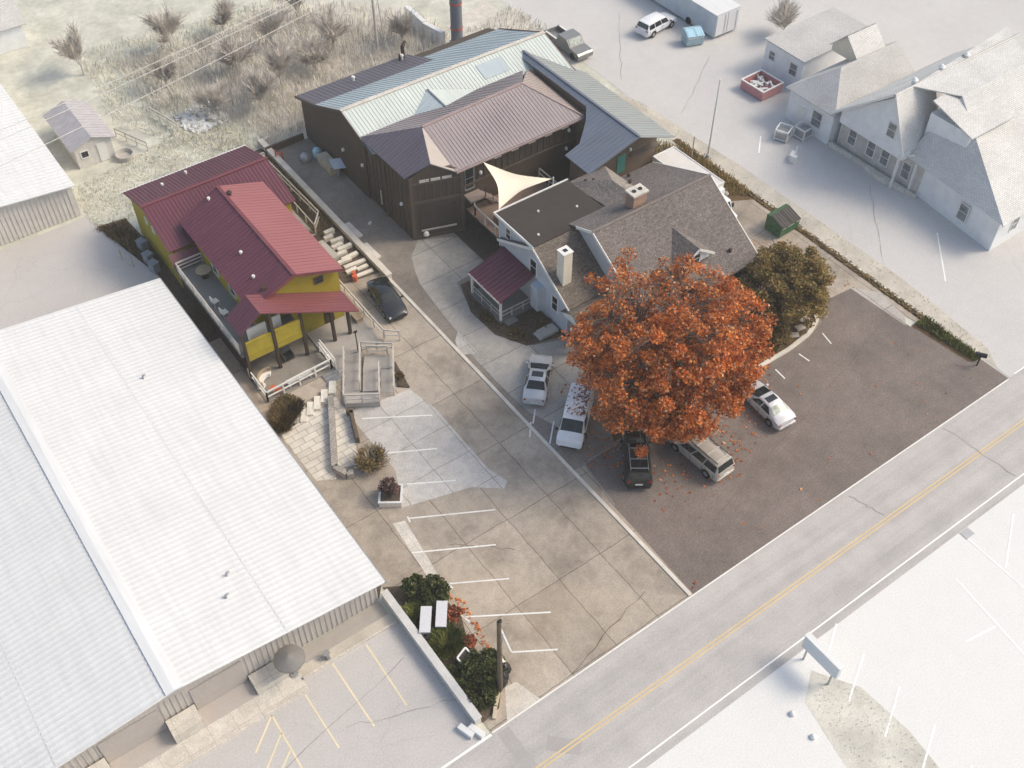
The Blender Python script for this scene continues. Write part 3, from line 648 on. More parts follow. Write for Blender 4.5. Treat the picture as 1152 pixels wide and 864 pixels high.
# curving low walls and the stone steps
b = MB()
for p, q in (((-10.35,27.75),(-10.75,26.9)),((-10.75,26.9),(-13.3,21.9)),((-13.3,21.9),(-12.9,20.9)),((-12.9,20.9),(-12.5,20.7))): strip(b,p,q,.42,0,.55)
solo('low_wall','low grey block wall curving between the two paver walks','wall',b,M['blockwall'])
b = MB()
for p, q in (((-10.0,25.9),(-9.85,25.4)),((-9.85,25.6),(-10.75,23.1))): strip(b,p,q,.25,0,.6)
solo('retaining_wall','short dark capped wall along the left edge of the light concrete pad','wall',b,M['wood'])
b = MB(); strip(b,(-11.75,20.6),(-10.55,20.3),.35,0,.4); solo('block_edging','low tan block edging in front of the plumed shrub','edging',b,M['blockwall'])
t = thing('stone_steps','pale stone steps going down beside the bushes under the patio','steps',(-12,28.6,0))
for i,(x,y) in enumerate(((-9.75,28.55),(-10.62,28.2),(-11.33,27.97),(-12.0,27.82),(-12.65,27.55))):
    b = MB(); b.cbox((x,y,0),(.5,1.25,.36-.06*i),R(-32)); part(t,'step',b,M['block'])
t = thing('garden_steps','scattered white stone slab steps between the mustard building and the driveway kerb','steps',(-1.8,41,0))
for i,(x,y,l) in enumerate(((-1.35,38.2,1.6),(-1.1,38.9,1.0),(-2.0,39.1,1.0),(-1.4,39.6,1.9),(-1.9,40.4,1.2),(-1.3,40.6,1.5),(-1.8,41.3,1.2),(-1.1,41.8,1.3),(-1.5,42.3,1.0),(-1.2,42.9,1.1),(-1.6,43.6,.8),(-1.2,44.2,.9))):
    b = MB(); b.cbox((x,y,0),(l,.36,.12+.03*i),R(-4+3*(i%3))); part(t,'step',b,M['block'])
b = MB(); b.cbox((-2.5,42.2,0),(.75,2.6,.4),R(3)); part(t,'landing',b,M['conc'])
b = MB(); b.lathe((-2.35,37.9,0),[(.18,0),(.24,.5),(.22,.55)],10); b.lathe((-2.2,38.4,0),[(.15,0),(.2,.5),(.18,.52)],10); solo('flower_pots','rusty orange pots at the foot of the white stone steps','pots',b,M['orange'],smooth=40)
b = MB(); b.box(-.22,.22,36.4,59.2,0,.45); b.box(-.26,.26,36.4,59.25,.45,.53); solo('boundary_wall','long low pale concrete wall along the left of the upper driveway','wall',b,M['kerb'])
t = thing('walkway_fence','pale pipe railing along the walk behind the mustard building','railing',(-1.6,50,0))
b = MB(); railing(b,[(-1.2,56.2,.05),(-1.0,46.2,.05),(-2.1,44.9,.05)],1.0,.05,1.7,2); part(t,'railing',b,M['rail'])
b = MB(); railing(b,[(-1.9,56.4,.05),(-2.1,45.0,.05)],.9,.04,1.7,1); part(t,'railing',b,M['rail'])
b = MB(); b.box(-3.3,-2.2,44.8,57,.02,.07); part(t,'walk_slab',b,M['conc'])
b = MB(); railing(b,[(-3.3,54.4,0),(-3.3,56.6,0),(-.9,56.5,0)],1.0,.05,1.2,2); part(t,'railing',b,M['rail'])

# ------------------------------------------------------------------ brown workshop building
t = thing('brown_building', 'large dark brown board clad building with pale mint, brown and slate blue metal roofs', 'building', (14,46,0))
b = MB(); b.gx(4.05,24.8,[(46.3,0),(57.8,0),(57.8,4.15),(54.3,5.25),(49.2,7.45),(46.3,6.4)])
b.prism([(4.2,39.4),(8.5,38.4),(20.5,38.4),(20.5,46.4),(4.2,46.4)],0,6.4)
part(t,'wall',b,M['brown_wall'])
b = MB()
b.roof([(3.75,58.2,4.25),(15.7,58.2,4.25),(16.3,54.3,5.42),(3.75,54.3,5.42)],.12,.45,.04,.03); part(t,'rear_roof',b,M['purple_and_shade_roof'])
b = MB(); b.roof([(3.75,54.3,5.42),(25.1,54.3,5.42),(25.1,49.2,7.6),(3.75,49.2,7.6)],.1,.4,.05,.04); b.roof([(16.3,54.28,5.42),(25.1,54.28,5.42),(25.1,56.4,4.6),(15.9,56.4,4.6)],.1,.4,.05,.04); part(t,'rear_roof',b,M['mint_roof_shade_tone'])
b = MB(); b.roof([(3.75,49.2,7.6),(25.1,49.2,7.6),(25.1,44.3,5.95),(20.4,44.3,5.95),(20.4,46.2,6.59),(4.2,46.2,6.59),(4.2,44.4,5.98),(3.75,44.4,5.98)],.1,.33,.06,.03); part(t,'front_roof',b,M['mint_roof'])
b = MB(); zz = lambda y: 7.6-.3367*(49.2-y)+.05
b.add([(x,y,zz(y)) for x,y in ((17.0,46.9),(19.6,46.9),(19.6,48.5),(17.0,48.5))],[(0,1,2,3)]); b.add([(x,y,zz(y)-.06) for x,y in ((17.0,46.9),(19.6,46.9),(19.6,48.5),(17.0,48.5))],[(3,2,1,0)]); part(t,'skylight',b,M['mint_roof_shade_tone'])
b = MB(); b.beam((3.7,49.2,7.64),(25.15,49.2,7.64),.4,.07); part(t,'ridge_cap',b,M['conc_pale'])
b = MB(); b.beam((3.72,49.2,7.52),(3.72,44.4,5.9),.08,.22); b.beam((3.72,49.2,7.52),(3.72,54.3,5.34),.08,.22); b.beam((3.72,58.2,4.17),(3.72,54.3,5.34),.08,.22); part(t,'barge_board',b,M['brown_trim'])
b = MB(); b.beam((25.12,49.2,7.55),(25.12,44.3,5.9),.07,.2); b.beam((25.12,49.2,7.55),(25.12,56.4,4.55),.07,.2); part(t,'barge_board',b,M['maroon_trim'])
# small gable showing behind the upper roof
b = MB(); b.roof([(11.6,48.0,7.3),(9.0,46.2,6.6),(11.6,45.2,7.1)],.05,.35,.04,.03); part(t,'dormer_roof',b,M['mint_roof_shade_tone'])  # left face takes the shade tone, right face the bright mint
b = MB(); b.roof([(11.6,48.0,7.3),(15.6,46.35,6.66),(11.6,45.2,7.1)],.05); part(t,'dormer_roof',b,M['mint_roof'])
b = MB(); b.beam((11.6,48.0,7.33),(11.6,45.2,7.13),.16,.05); part(t,'ridge_cap',b,M['stack'])
# hipped roof of the front part
A1, A2 = (7.6,42.5,8.2), (18.0,42.9,8.2)
b = MB(); b.roof([(7.7,37.9,6.45),(20.9,37.9,6.45),A2,A1],.12,.32,.05,.025)
b.roof([A1,A2,(20.9,46.7,6.55),(3.75,46.4,6.55)],.12,.32,.05,.025); part(t,'upper_roof',b,M['brown_roof'])
b = MB(); b.roof([A2,(20.9,37.9,6.45),(21.4,46.6,6.55)],.12,.38,.05,.04); part(t,'upper_roof',b,metal_roof('brown_roof_metal_lit',(.36,.305,.29),.5,.05,.08))  # east hip lightened in colour as the sunlit side of the brown roof
b = MB(); b.roof([A1,(3.75,46.4,6.55),(3.85,39.5,6.5),(5.95,38.75,7.5)],.12,.38,.05,.04); part(t,'upper_roof',b,M['purple_and_shade_roof'])  # west hip darkened in colour, standing in for its shade
b = MB(); b.roof([A1,(5.95,38.75,7.5),(7.75,37.95,6.45)],.1); part(t,'upper_roof',b,metal_roof('brown_roof_metal_lit_bay',(.42,.37,.345),.5,.05,.08))  # brightest copy of the brown, sunlight put into this small face's colour
b = MB(); b.beam(A1,A2,.3,.08); b.beam(A2,(20.9,37.9,6.5),.16,.08); part(t,'ridge_cap',b,M['brown_cap'])
b = MB(); b.box(7.8,20.95,37.75,37.88,6.28,6.42); part(t,'gutter',b,M['brown_cap'])
# slanted bay with its two framed panels
bay = MB(); p0, p1 = V((4.2,39.4,0)), V((8.5,37.95,0)); u = (p1-p0).normalized(); n = V((u.y,-u.x,0))
L = (p1-p0).length
bay.extr([p0, p1, p1+V((0,0,6.35)), p0+u*(L*.42)+V((0,0,7.35)), p0+V((0,0,6.35))], -n*1.6)
part(t,'bay',bay,M['brown_wall'])
def bayq(a0,a1,z0,z1,d0,d1,mb):
    q = [p0+u*a0+n*d0, p0+u*a1+n*d0, p0+u*a1+n*d1, p0+u*a0+n*d1]; mb.prism([(p.x,p.y) for p in q], z0, z1)
b = MB()
for a0,a1,z0,z1 in ((0,.3,0,6.3),(L-.3,L,0,6.3),(.3,L-.3,3.7,3.95),(.3,L-.3,5.6,5.75),(.3,L-.3,.0,.3)): bayq(a0,a1,z0,z1,-.05,.07,b)
for i in range(6): bayq(.75+i*.6,.82+i*.6,3.95,5.6,-.05,.05,b)
part(t,'batten',b,M['brown_trim'])
b = MB(); bayq(.75,L-.75,.95,3.3,-.05,.04,b); part(t,'bay_door',b,plain('dark_bay_door',(.06,.047,.04),.6))
b = MB(); bayq(.75,L-.75,.8,.93,-.05,.1,b); part(t,'door_sill',b,M['rail'])
f = MB()
for i in range(3): bayq(.85+i*.95,1.65+i*.95,5.78,6.02,-.05,.06,f)
part(t,'bay_lights',f,M['conc_pale'])
b = MB(); q = p0+u*1.1+n*.12; b.lathe((q.x,q.y,.35),[(.1,0),(.26,.08),(.2,.3),(.05,.4)],10); part(t,'wall_lamp',b,M['white_trim'],smooth=40)
# battens and trim on the other walls
b = MB()
for i in range(10): b.box(4.0+.14,4.2,39.9+i*.68,39.98+i*.68,.3,6.3)
b.box(4.1,4.2,43.2,43.45,0,6.3)
for i in range(17): x = 10.2+i*.62; b.box(x,x+.07,38.33,38.4,4.35,6.3)
b.box(8.6,20.5,38.3,38.4,4.1,4.3); b.box(20.35,20.55,38.3,38.4,0,6.3)
part(t,'batten',b,M['brown_trim'])
for i in range(5): b = MB(); b.box(11.6+i*1.75,12.3+i*1.75,37.93,38.3,6.0,6.12); part(t,'eave_light',b,M['conc_pale'])
for c in ((4.0,40.6,3.2),(3.95,46.8,3.4),(3.95,50.2,3.0),(19.4,38.25,3.6),(19.6,38.25,5.4),(10.4,38.25,5.0)): lamp(t,c)
window(t,(9.35,38.4,4.8),(0,-1),.8,2.1,'steel',bars=1)
b = MB(); b.box(3.98,4.04,44.0,44.12,.9,2.4); part(t,'door_handle',b,M['rail'])
# wing with the slate blue roof
b = MB(); b.gy(33.7,35.1,[(17.3,0),(25.7,0),(25.7,5.55),(22.0,7.1),(17.3,5.65)]); b.gy(35.1,46,[(20.52,0),(25.7,0),(25.7,5.55),(22.0,7.1),(21.5,6.9),(21.5,6.3),(20.52,6.3)]); part(t,'wing_wall',b,siding('brown_shingles',(.16,.115,.085),.3,.8))
b = MB(); b.roof([(22,32.0,7.3),(22,48.2,7.3),(21.4,47.4,7.11),(21.35,38.2,7.1),(20.3,36.9,6.79),(18.4,35.3,6.22),(16.8,35.2,5.78),(16.8,32.0,5.78)],.1,.42,.04,.03); part(t,'wing_roof',b,M['blue_roof'])
b = MB(); b.roof([(22,32.0,7.3),(22,48.2,7.3),(26.1,44.2,5.62),(26.1,32.0,5.62)],.1,.42,.04,.03); part(t,'wing_roof',b,metal_roof('slate_roof_metal_lit',(.29,.31,.315),.45,.05,.12))  # east slope: lit copy of the slate blue, brightness put into colour
b = MB(); b.beam((22,31.97,7.33),(22,48.2,7.33),.22,.07); part(t,'ridge_cap',b,M['stack'])
b = MB(); b.box(21.3,22.2,33.64,33.7,2.8,4.6); part(t,'wing_door',b,M['teal'])
lamp(t,(22.6,33.6,4.9)); lamp(t,(25.5,33.6,5.2))
b = MB(); b.roof([(22.6,33.7,4.4),(25.7,33.7,4.4),(25.7,33.35,4.2),(22.6,33.35,4.2)],.08); part(t,'lean_to_roof',b,M['brown_trim'])
for p in ((8.9,56.5,4.75),(14.6,57.3,4.55)): vent(t,p,.5,.12)
b = MB(); b.tube((14.9,57.6,4.3),(14.9,57.6,5.6),.18,.18,8); b.tube((14.9,57.6,5.6),(15.4,57.9,5.9),.2,.14,8); b.tube((14.4,57.4,4.4),(14.4,57.4,5.1),.1,.1,8); part(t,'roof_vent',b,M['dark_timber'],smooth=40)
# tall stack behind it
t = thing('chimney_stack','tall round blue grey steel stack with red bands behind the mint roof','chimney',(24.4,62.9,0))
b = MB(); b.tube((0,0,.4),(0,0,13),.62,.58,20); part(t,'shaft',b,M['stack'],world=False,smooth=40)
b = MB(); b.tube((0,0,0),(0,0,.45),.8,.74,20); part(t,'base_ring',b,M['conc_pale'],world=False,smooth=40)
for z in (1.9,4.6,8.0): b = MB(); b.tube((0,0,z),(0,0,z+.16),.66,.66,20); part(t,'band',b,M['red_band'],world=False,smooth=40)
b = MB(); strip(b,(22.9,70.2),(22.7,66.4),.5,0,1.6); strip(b,(22.7,66.4),(23.2,63.6),.5,0,1.5); solo('barrier_wall','white concrete barrier wall bending toward the round steel stack','wall',b,M['roof_white'])
# equipment by the west wall
b = MB(); b.box(2.9,3.8,51.2,53.6,0,.8); b.box(2.85,3.85,51.15,53.65,.8,.86); solo('pallet_stack','stack of tan pallets against the dark brown wall','pallets',b,M['timber'])
b = MB(); b.extr([(3.0,50.6,1.0),(4.0,50.2,1.0),(4.0,51.1,1.5),(3.0,51.5,1.5)],(0,0,.06)); b.box(3.4,3.5,50.8,50.9,0,1.1); solo('solar_panel','tilted pale blue panel beside the tan pallets','panel',b,paint('panel_blue',(.42,.5,.6),.2))
b = MB(); b.lathe((3.3,54.4,0),[(.35,0),(.4,.7),(.3,.9),(.1,1.0)],12); solo('water_tank','small pale blue tank at the back corner of the dark brown wall','tank',b,M['blue_lid'],smooth=40)
b = MB(); b.lathe((2.2,54.6,0),[(.5,0),(.6,.35),(.35,.7),(.05,.8)],9); solo('covered_heap','grey covered heap at the top of the driveway','heap',b,M['steel'],smooth=60)
b = MB(); b.box(-.1,-.0,55.9,56.0,0,1.3); b.box(.5,.6,55.8,55.9,0,.9); b.box(-.1,.6,55.85,55.95,.75,.85); solo('barricade','small orange barricade at the end of the driveway','barricade',b,M['orange'])
b = MB(); b.box(-.3,3.6,57.45,57.6,0,.7); solo('timber_edging','dark timber edging across the top end of the driveway','edging',b,M['wood'])
for i,(x,y,l) in enumerate(((.55,40.2,'low tan kerb stone along the boundary wall, nearer the steps'),(.7,43.4,'low grey kerb stone along the boundary wall, farther up the driveway'))):
    b = MB(); b.cbox((x,y,0),(.5,2.2,.16),R(2)); solo('kerb_stone',l,'kerb stone',b,M['kerb'])
b = MB(); b.cbox((2.3,43.4,0),(.35,.2,.14),.5); solo('drain_cap','small pale cap on the driveway beside the dark brown wall','drain cap',b,M['white_trim'])

# steel deck and shade sail between workshop and house
t = thing('raised_deck','raised deck with pale railings between the dark brown building and the blue house','deck',(12,35.5,0))
b = MB(); b.box(8.8,16.4,32.3,38.2,1.85,1.98); part(t,'deck',b,plain('tan_deck',(.2,.14,.115),.85))
b = MB(); railing(b,[(9.6,38.1,1.98),(8.9,37.0,1.98),(8.85,32.6,1.98)],1.0,.05,1.3,1); part(t,'railing',b,M['rail'])
b = MB(); railing(b,[(16.3,32.4,1.98),(16.3,38,1.98)],1.0,.04,1.4,2); part(t,'railing',b,M['rail'])
for x,y in ((8.9,36.8),(8.9,33.0),(13,36.8)): b = MB(); b.tube((x,y,0),(x,y,1.9),.08); part(t,'post',b,M['dark_timber'])
b = MB(); b.box(8.7,10.2,37.2,38.35,3.2,3.35)
for i in range(5): b.box(10.2+i*.28,10.5+i*.28,37.2,38.3,3.0-i*.24,3.08-i*.24)
part(t,'stair',b,plain('worn_steps',(.3,.24,.22),.85))
b = MB(); railing(b,[(10.1,37.15,3.35),(11.6,37.15,2.0)],.9,.03,1.0,1); part(t,'railing',b,M['dark_timber'])
for c,l in (((12.6,33.9),'teal folding table half hidden under the shade sail'),):
    b = MB(); b.box(c[0]-.6,c[0]+.6,c[1]-.35,c[1]+.35,2.6,2.68)
    for a in (-.5,.5): b.box(c[0]+a-.03,c[0]+a+.03,c[1]-.3,c[1]+.3,1.98,2.6)
    solo('table',l,'table',b,M['teal'])
b = MB(); b.lathe((14.0,33.6,1.98),[(.3,0),(.35,.5),(.2,.8)],10); b.lathe((13.5,33.4,1.98),[(.2,0),(.3,.4),(.1,.6)],8); solo('flower_pots','rust coloured pots beside the teal table','pots',b,M['red_band'],smooth=40)
b = MB(); b.cbox((10.4,34.9,1.98),(1.2,1.2,.55)); solo('deck_box','tan square box on the deck beside the sail corner','box',b,plain('tan_box',(.24,.17,.135),.8))
b = MB()
A, B_, C_ = V((10.35,37.75,6.35)), V((14.5,33.9,5.2)), V((8.45,32.9,5.55))
N = 10
def sailp(i,j):
    a, c = i/N, j/N; w0, w1, w2 = 1-a-c, a, c
    p = A*w0+B_*w1+C_*w2
    cen = (A+B_+C_)/3; e = 1-3*min(w0,w1,w2)
    s_ = .30*(4*max(w0*w1,w1*w2,w2*w0))*e
    p = p+(cen-p)*s_; p.z -= .35*27*w0*w1*w2*.6
    return p
idx = {}; vs = []
for i in range(N+1):
    for j in range(N+1-i): idx[i,j] = len(vs); vs.append(sailp(i,j))
nn = len(vs); fs = []
for i in range(N):
    for j in range(N-i):
        fs.append((idx[i,j],idx[i+1,j],idx[i,j+1]))
        if i+j < N-1: fs.append((idx[i+1,j],idx[i+1,j+1],idx[i,j+1]))
b.add(vs+[p-V((0,0,.015)) for p in vs], fs+[tuple(nn+q for q in f[::-1]) for f in fs])
t = thing('shade_sail','cream triangular shade sail stretched between the dark brown wall and the blue house','shade sail',(11.2,35,0))
part(t,'fabric',b,M['sail'],smooth=50)
b = MB(); b.tube((8.4,32.75,1.9),(8.4,32.75,5.7),.06); part(t,'mast',b,M['rail_white'])
b = MB(); b.tube((14.55,33.8,1.9),(14.55,33.8,5.4),.06); part(t,'mast',b,M['rail_white'])

# ------------------------------------------------------------------ blue sided house
t = thing('blue_house','pale blue sided house with grey brown shingle roofs behind the autumn tree','house',(15,26,0))
b = MB(); b.gx(7.75,12,[(22.9,0),(31.2,0),(31.2,3.7),(26.95,5.95),(22.9,3.5)])
b.gx(11.6,22.7,[(18.6,0),(30.8,0),(30.8,4.65),(24.7,7.2),(18.6,3.6)])
b.box(7.78,14.4,27.1,31.9,3,5.9)
part(t,'wall',b,M['blue_siding'])
b = MB(); b.roof([(7.4,26.95,6.2),(12.4,26.95,6.2),(12.4,22.35,3.35),(7.4,22.35,3.35)],.12); b.roof([(7.4,26.95,6.2),(7.4,31.6,3.95),(8.3,31.6,3.95),(8.3,26.95,6.2)],.12); part(t,'west_roof',b,M['shingle'])
b = MB(); b.beam((7.36,26.95,6.12),(7.36,22.35,3.27),.06,.22); b.beam((7.36,26.95,6.12),(7.36,31.6,3.87),.06,.22); part(t,'barge_board',b,M['white_trim'])
b = MB(); b.roof([(7.5,26.95,6.3),(14.7,26.95,6.3),(14.7,32.1,6.1),(7.5,32.1,6.1)],.16); part(t,'flat_roof',b,M['flatroof'])
b = MB(); b.box(7.42,7.5,26.95,32.12,6.0,6.24); b.box(7.42,14.7,32.1,32.2,5.98,6.2); part(t,'fascia',b,M['white_trim'])
b = MB(); b.roof([(11.25,24.7,7.45),(23.05,24.7,7.45),(23.05,18.1,3.4),(11.25,18.1,3.4)],.14); b.roof([(11.25,24.7,7.45),(23.05,24.7,7.45),(23.05,31.2,4.8),(11.25,31.2,4.8)],.14); part(t,'main_roof',b,M['shingle2'])
b = MB(); b.beam((11.2,24.7,7.47),(23.1,24.7,7.47),.22,.04); part(t,'ridge_cap',b,plain('ridge_shingle',(.2,.17,.155),.95))
b = MB(); b.beam((11.2,24.7,7.36),(11.2,18.1,3.3),.06,.24); b.beam((11.2,24.7,7.36),(11.2,26.6,6.6),.06,.24); part(t,'barge_board',b,M['white_trim'])
b = MB(); b.beam((23.08,24.7,7.36),(23.08,18.1,3.3),.06,.2); b.beam((23.08,24.7,7.36),(23.08,31.2,4.7),.06,.2); part(t,'barge_board',b,M['white_trim'])
# cross gable with hipped end
r0, r1 = (17.0,29.4,6.75), (17.0,25.9,6.95)
b = MB(); b.roof([r0,r1,(14.9,26.6,6.55-.1),(14.75,32.2,5.75)],.1); b.roof([r0,(14.75,32.2,5.75),(18.6,32.2,5.75)],.1); part(t,'cross_roof',b,M['shingle2'])
b = MB(); b.roof([r0,r1,(17.9,26.0,6.85),(18.6,32.2,5.75)],.1); part(t,'cross_roof',b,shingle('shingle_lit',(.26,.23,.2),(.33,.29,.26)))  # east slope in a lighter copy, sunlight put into the shingle colour
b = MB(); b.box(14.8,18.5,30.5,32.0,0,5.7); part(t,'rear_wall',b,M['blue_siding'])
# chimneys
c = MB(); c.box(15.6,16.9,25.2,26.1,6.2,8.3); ch = part(t,'chimney',c,M['brick'])
b = MB(); b.box(15.5,17.0,25.1,26.2,8.3,8.45); part(t,'chimney_cap',b,M['conc_pale'],ch)
for x in (15.95,16.55): b = MB(); b.tube((x,25.65,8.44),(x,25.65,8.52),.17,.17,8); part(t,'flue',b,M['black'],ch)
c = MB(); c.box(7.95,8.75,23.9,24.7,3.6,7.3); ch = part(t,'chimney',c,plain('cream_stucco',(.74,.69,.6),.8,.05),label='tall white chimney')
b = MB(); b.box(7.9,8.8,23.85,24.75,7.3,7.38); part(t,'chimney_cap',b,M['white_trim'],ch)
b = MB(); b.box(8.2,8.5,24.15,24.45,7.38,7.42); part(t,'flue',b,M['black'],ch)
# dormer
d = MB(); d.gy(19.9,23,[(16.0,4.2),(19.0,4.2),(19.0,4.9),(17.5,6.0),(16.0,4.9)]); dm = part(t,'dormer',d,M['white_siding'])
b = MB(); b.roof([(17.5,19.6,6.2),(17.5,22.7,6.2),(15.8,21.6,5.0),(15.8,19.6,5.0)],.08); b.roof([(17.5,19.6,6.2),(17.5,22.7,6.2),(19.2,21.6,5.0),(19.2,19.6,5.0)],.08); part(t,'dormer_roof',b,M['shingle2'],dm)
b = MB(); b.beam((17.5,19.57,6.12),(15.75,19.57,4.9),.05,.18); b.beam((17.5,19.57,6.12),(19.25,19.57,4.9),.05,.18); part(t,'dormer_trim',b,M['white_trim'],dm)
window(t,(17.5,19.9,4.95),(0,-1),.9,.85,'white_trim',bars=1)
for c,w,h in (((7.75,30.6,4.95),.55,.95),((7.75,27.3,3.9),.75,1.4),((7.75,24.5,2.2),.65,1.35),((7.75,29.2,1.3),.8,1.3)): window(t,c,(-1,0),w,h,'white_trim')
window(t,(11.6,21.2,5.15),(-1,0),.8,.8,'white_trim')
for x in (13.4,16.0,18.8,21.2): window(t,(x,18.6,1.9),(0,-1),1.0,1.5,'white_trim')
b = MB(); b.prism([(7.75,25.7),(7.1,25.9),(7.1,26.8),(7.75,27.0)],.6,2.9); part(t,'bay_window',b,M['blue_siding'])
for p in ((10.3,30.2,6.1),(13.1,28.9,6.1),(8.6,27.9,6.15)): vent(t,p,.2,.07)
for p in ((20.9,19.5,4.25),(18.2,28.6,6.4),(16.3,30.8,6.0),(15.8,31.2,5.9),(19.9,30.6,5.0)): vent(t,p,.3,.1,'dark_timber')
# porches
b = MB(); b.roof([(7.72,31.3,3.25),(7.72,27.05,3.25),(4.2,26.8,2.35),(4.2,31.1,2.35)],.08,.42,.05,.04); po = part(t,'porch_roof',b,M['maroon'])
b = MB(); b.box(4.15,4.25,26.8,31.1,2.22,2.36); part(t,'porch_trim',b,M['rail'],po)
for x,y in ((4.4,27.0),(4.4,30.9),(7.5,27.0)): b = MB(); b.box(x-.08,x+.08,y-.08,y+.08,.3,2.35); part(t,'porch_post',b,M['white_trim'],po)
b = MB(); b.box(4.3,7.7,26.9,31.0,.02,.32); b.box(4.6,5.6,26.3,26.9,.02,.2); part(t,'porch_floor',b,M['deck_grey'],po)
b = MB(); railing(b,[(7.6,27.0,.32),(4.4,27.0,.32)],.8,.04,1.2,2); railing(b,[(4.4,27.0,.32),(4.4,30.9,.32)],.8,.03,1.2,2); part(t,'porch_rail',b,M['rail'],po)
b = MB(); b.gx(7.3,9.6,[(20.6,2.5),(22.9,2.5),(22.9,2.9),(21.75,3.4),(20.6,2.9)]); b.box(7.4,7.6,20.7,20.9,0,2.5); b.box(9.3,9.5,20.7,20.9,0,2.5); pf = part(t,'front_porch',b,M['white_trim'])
b = MB(); b.roof([(7.1,21.75,3.6),(11.2,21.75,3.6),(11.2,20.3,2.85),(7.1,20.3,2.85)],.08); b.roof([(7.1,21.75,3.6),(11.2,21.75,3.6),(11.2,23,2.95),(7.1,23,2.95)],.08); part(t,'front_porch_roof',b,M['shingle'],pf)
b = MB(); b.box(6.0,7.5,23.6,24.5,.02,.3); b.box(5.7,6.1,23.6,24.5,.02,.18); solo('door_step','pale concrete door step on the mulch beside the blue house','step',b,M['conc'])

# ------------------------------------------------------------------ the white house at the right and its wings
t = thing('white_house','large white sided house with pale shingle roofs, dormer and grey brick front','house',(50,18,0))
b = MB(); b.prism([(42.4,10.1),(58,10.1),(58,28),(43.3,28),(43.3,18.2),(42.4,10.2)],0,3.1); part(t,'wall',b,M['white_siding'])
b = MB(); b.box(43.15,43.3,18.6,27.8,0,3.1); part(t,'front_wall',b,M['grey_brick'])
b = MB(); b.gx(42.3,47,[(20.4,3.05),(27.6,3.05),(27.6,4.2),(22.6,8.3),(20.4,4.1)]) ; part(t,'gable_wall',b,M['white_siding'])
b = MB()
b.roof([(42.0,9.6,3.2),(58.5,9.6,3.2),(56,19.5,8.3),(46.8,19.5,8.3)],.12); b.roof([(42.0,9.6,3.2),(43.0,20.6,3.2),(46.8,19.5,8.3)],.12)
b.roof([(46.8,19.5,8.3),(56,19.5,8.3),(58.5,24.0,8.7),(44,22.6,8.7)],.1)
b.roof([(41.9,22.6,8.75),(58.5,22.6,8.75),(58.5,28.3,3.9),(41.9,28.3,3.9)],.12); b.roof([(41.9,22.6,8.75),(47,22.6,8.75),(46.2,20.2,3.9),(41.9,20.2,3.9)],.1)
part(t,'roof',b,M['white_shingle'])
b = MB(); b.beam((41.87,22.6,8.65),(41.87,28.3,3.8),.06,.22); b.beam((41.87,22.6,8.65),(41.87,20.2,3.8),.06,.22); part(t,'barge_board',b,M['white_trim'])
window(t,(42.3,22.2,5.2),(-1,0),.8,1.3,'white_trim','glass_far'); window(t,(42.65,13.6,1.7),(-1,.1),.9,1.5,'white_trim','glass_far')
for y in (20.2,22.6,24.2,26.4): window(t,(43.15,y,1.75),(-1,0),.8,1.5,'white_trim','glass_far')
window(t,(44.8,10.1,1.8),(0,-1),.8,1.3,'white_trim','glass_far'); window(t,(50,10.1,1.8),(0,-1),.8,1.3,'white_trim','glass_far')
d = MB(); d.box(44.6,49.6,16.4,20.5,4.5,7.0); dm = part(t,'dormer',d,M['white_siding']); b = MB(); b.roof([(44.3,16.0,7.0),(49.9,16.0,7.0),(49.9,20.5,8.3),(44.3,20.5,8.3)],.1); part(t,'dormer_roof',b,M['white_shingle'],dm)
for x in (45.6,47.1,48.6): window(t,(x,16.4,6.3),(0,-1),.8,.6,'white_trim','glass_far',bars=0)
for x in (44.7,48.2,51.5): b = MB(); b.lathe((x,23.0,8.4),[(.2,0),(.2,.4),(.32,.45),(.1,.65)],10); part(t,'roof_vent',b,M['roof_white'],smooth=40)
b = MB(); b.prism([(42.85,18.3),(42.7,28.2),(42.4,28.2),(42.5,24.0),(42.1,22.2),(42.5,20.0)],0,.45); part(t,'front_step',b,M['conc_pale'])
b = MB(); b.box(42.9,43.3,19.2,19.4,0,3.1); b.box(42.2,42.4,20.6,20.8,0,3.5); b.beam((42.3,20.7,3.4),(42.3,19.4,4.2),.12,.12); part(t,'porch_bracket',b,M['white_trim'])
t = thing('white_wing','lower white sided annex with grey hipped roof left of the large white house','annex',(47,31,0))
b = MB(); b.box(42.5,53,28.4,33.8,0,3.2); part(t,'wall',b,M['white_siding'])
b = MB(); b.roof([(42.1,28.0,3.3),(42.1,34.2,3.3),(45.6,31.2,5.6)],.1); b.roof([(42.1,34.2,3.3),(53.4,34.2,3.3),(53.4,31.2,5.6),(45.6,31.2,5.6)],.1); b.roof([(42.1,28.0,3.3),(53.4,28.0,3.3),(53.4,31.2,5.6),(45.6,31.2,5.6)],.1); part(t,'roof',b,M['far_shingle'])
window(t,(42.5,30.2,1.8),(-1,0),1.1,1.5,'white_trim','glass_far'); b = MB(); b.box(42.42,42.5,31.6,32.5,.02,2.1); part(t,'door',b,M['white_trim'])
d = MB(); d.gx(48.2,51.8,[(31.6,4.8),(34.6,4.8),(34.6,5.4),(33.1,6.9),(31.6,5.4)]); dm = part(t,'dormer',d,plain('cream_boards',(.72,.64,.52),.8,.04)); b = MB(); b.roof([(48.0,33.1,7.1),(51.9,33.1,7.1),(51.9,31.4,5.4),(48.0,31.4,5.4)],.1); b.roof([(48.0,33.1,7.1),(51.9,33.1,7.1),(51.9,34.8,5.4),(48.0,34.8,5.4)],.1); part(t,'dormer_roof',b,M['white_shingle'],dm)
t = thing('white_garage','long white flat roofed garage behind the grey hipped annex','garage',(50,39,0))
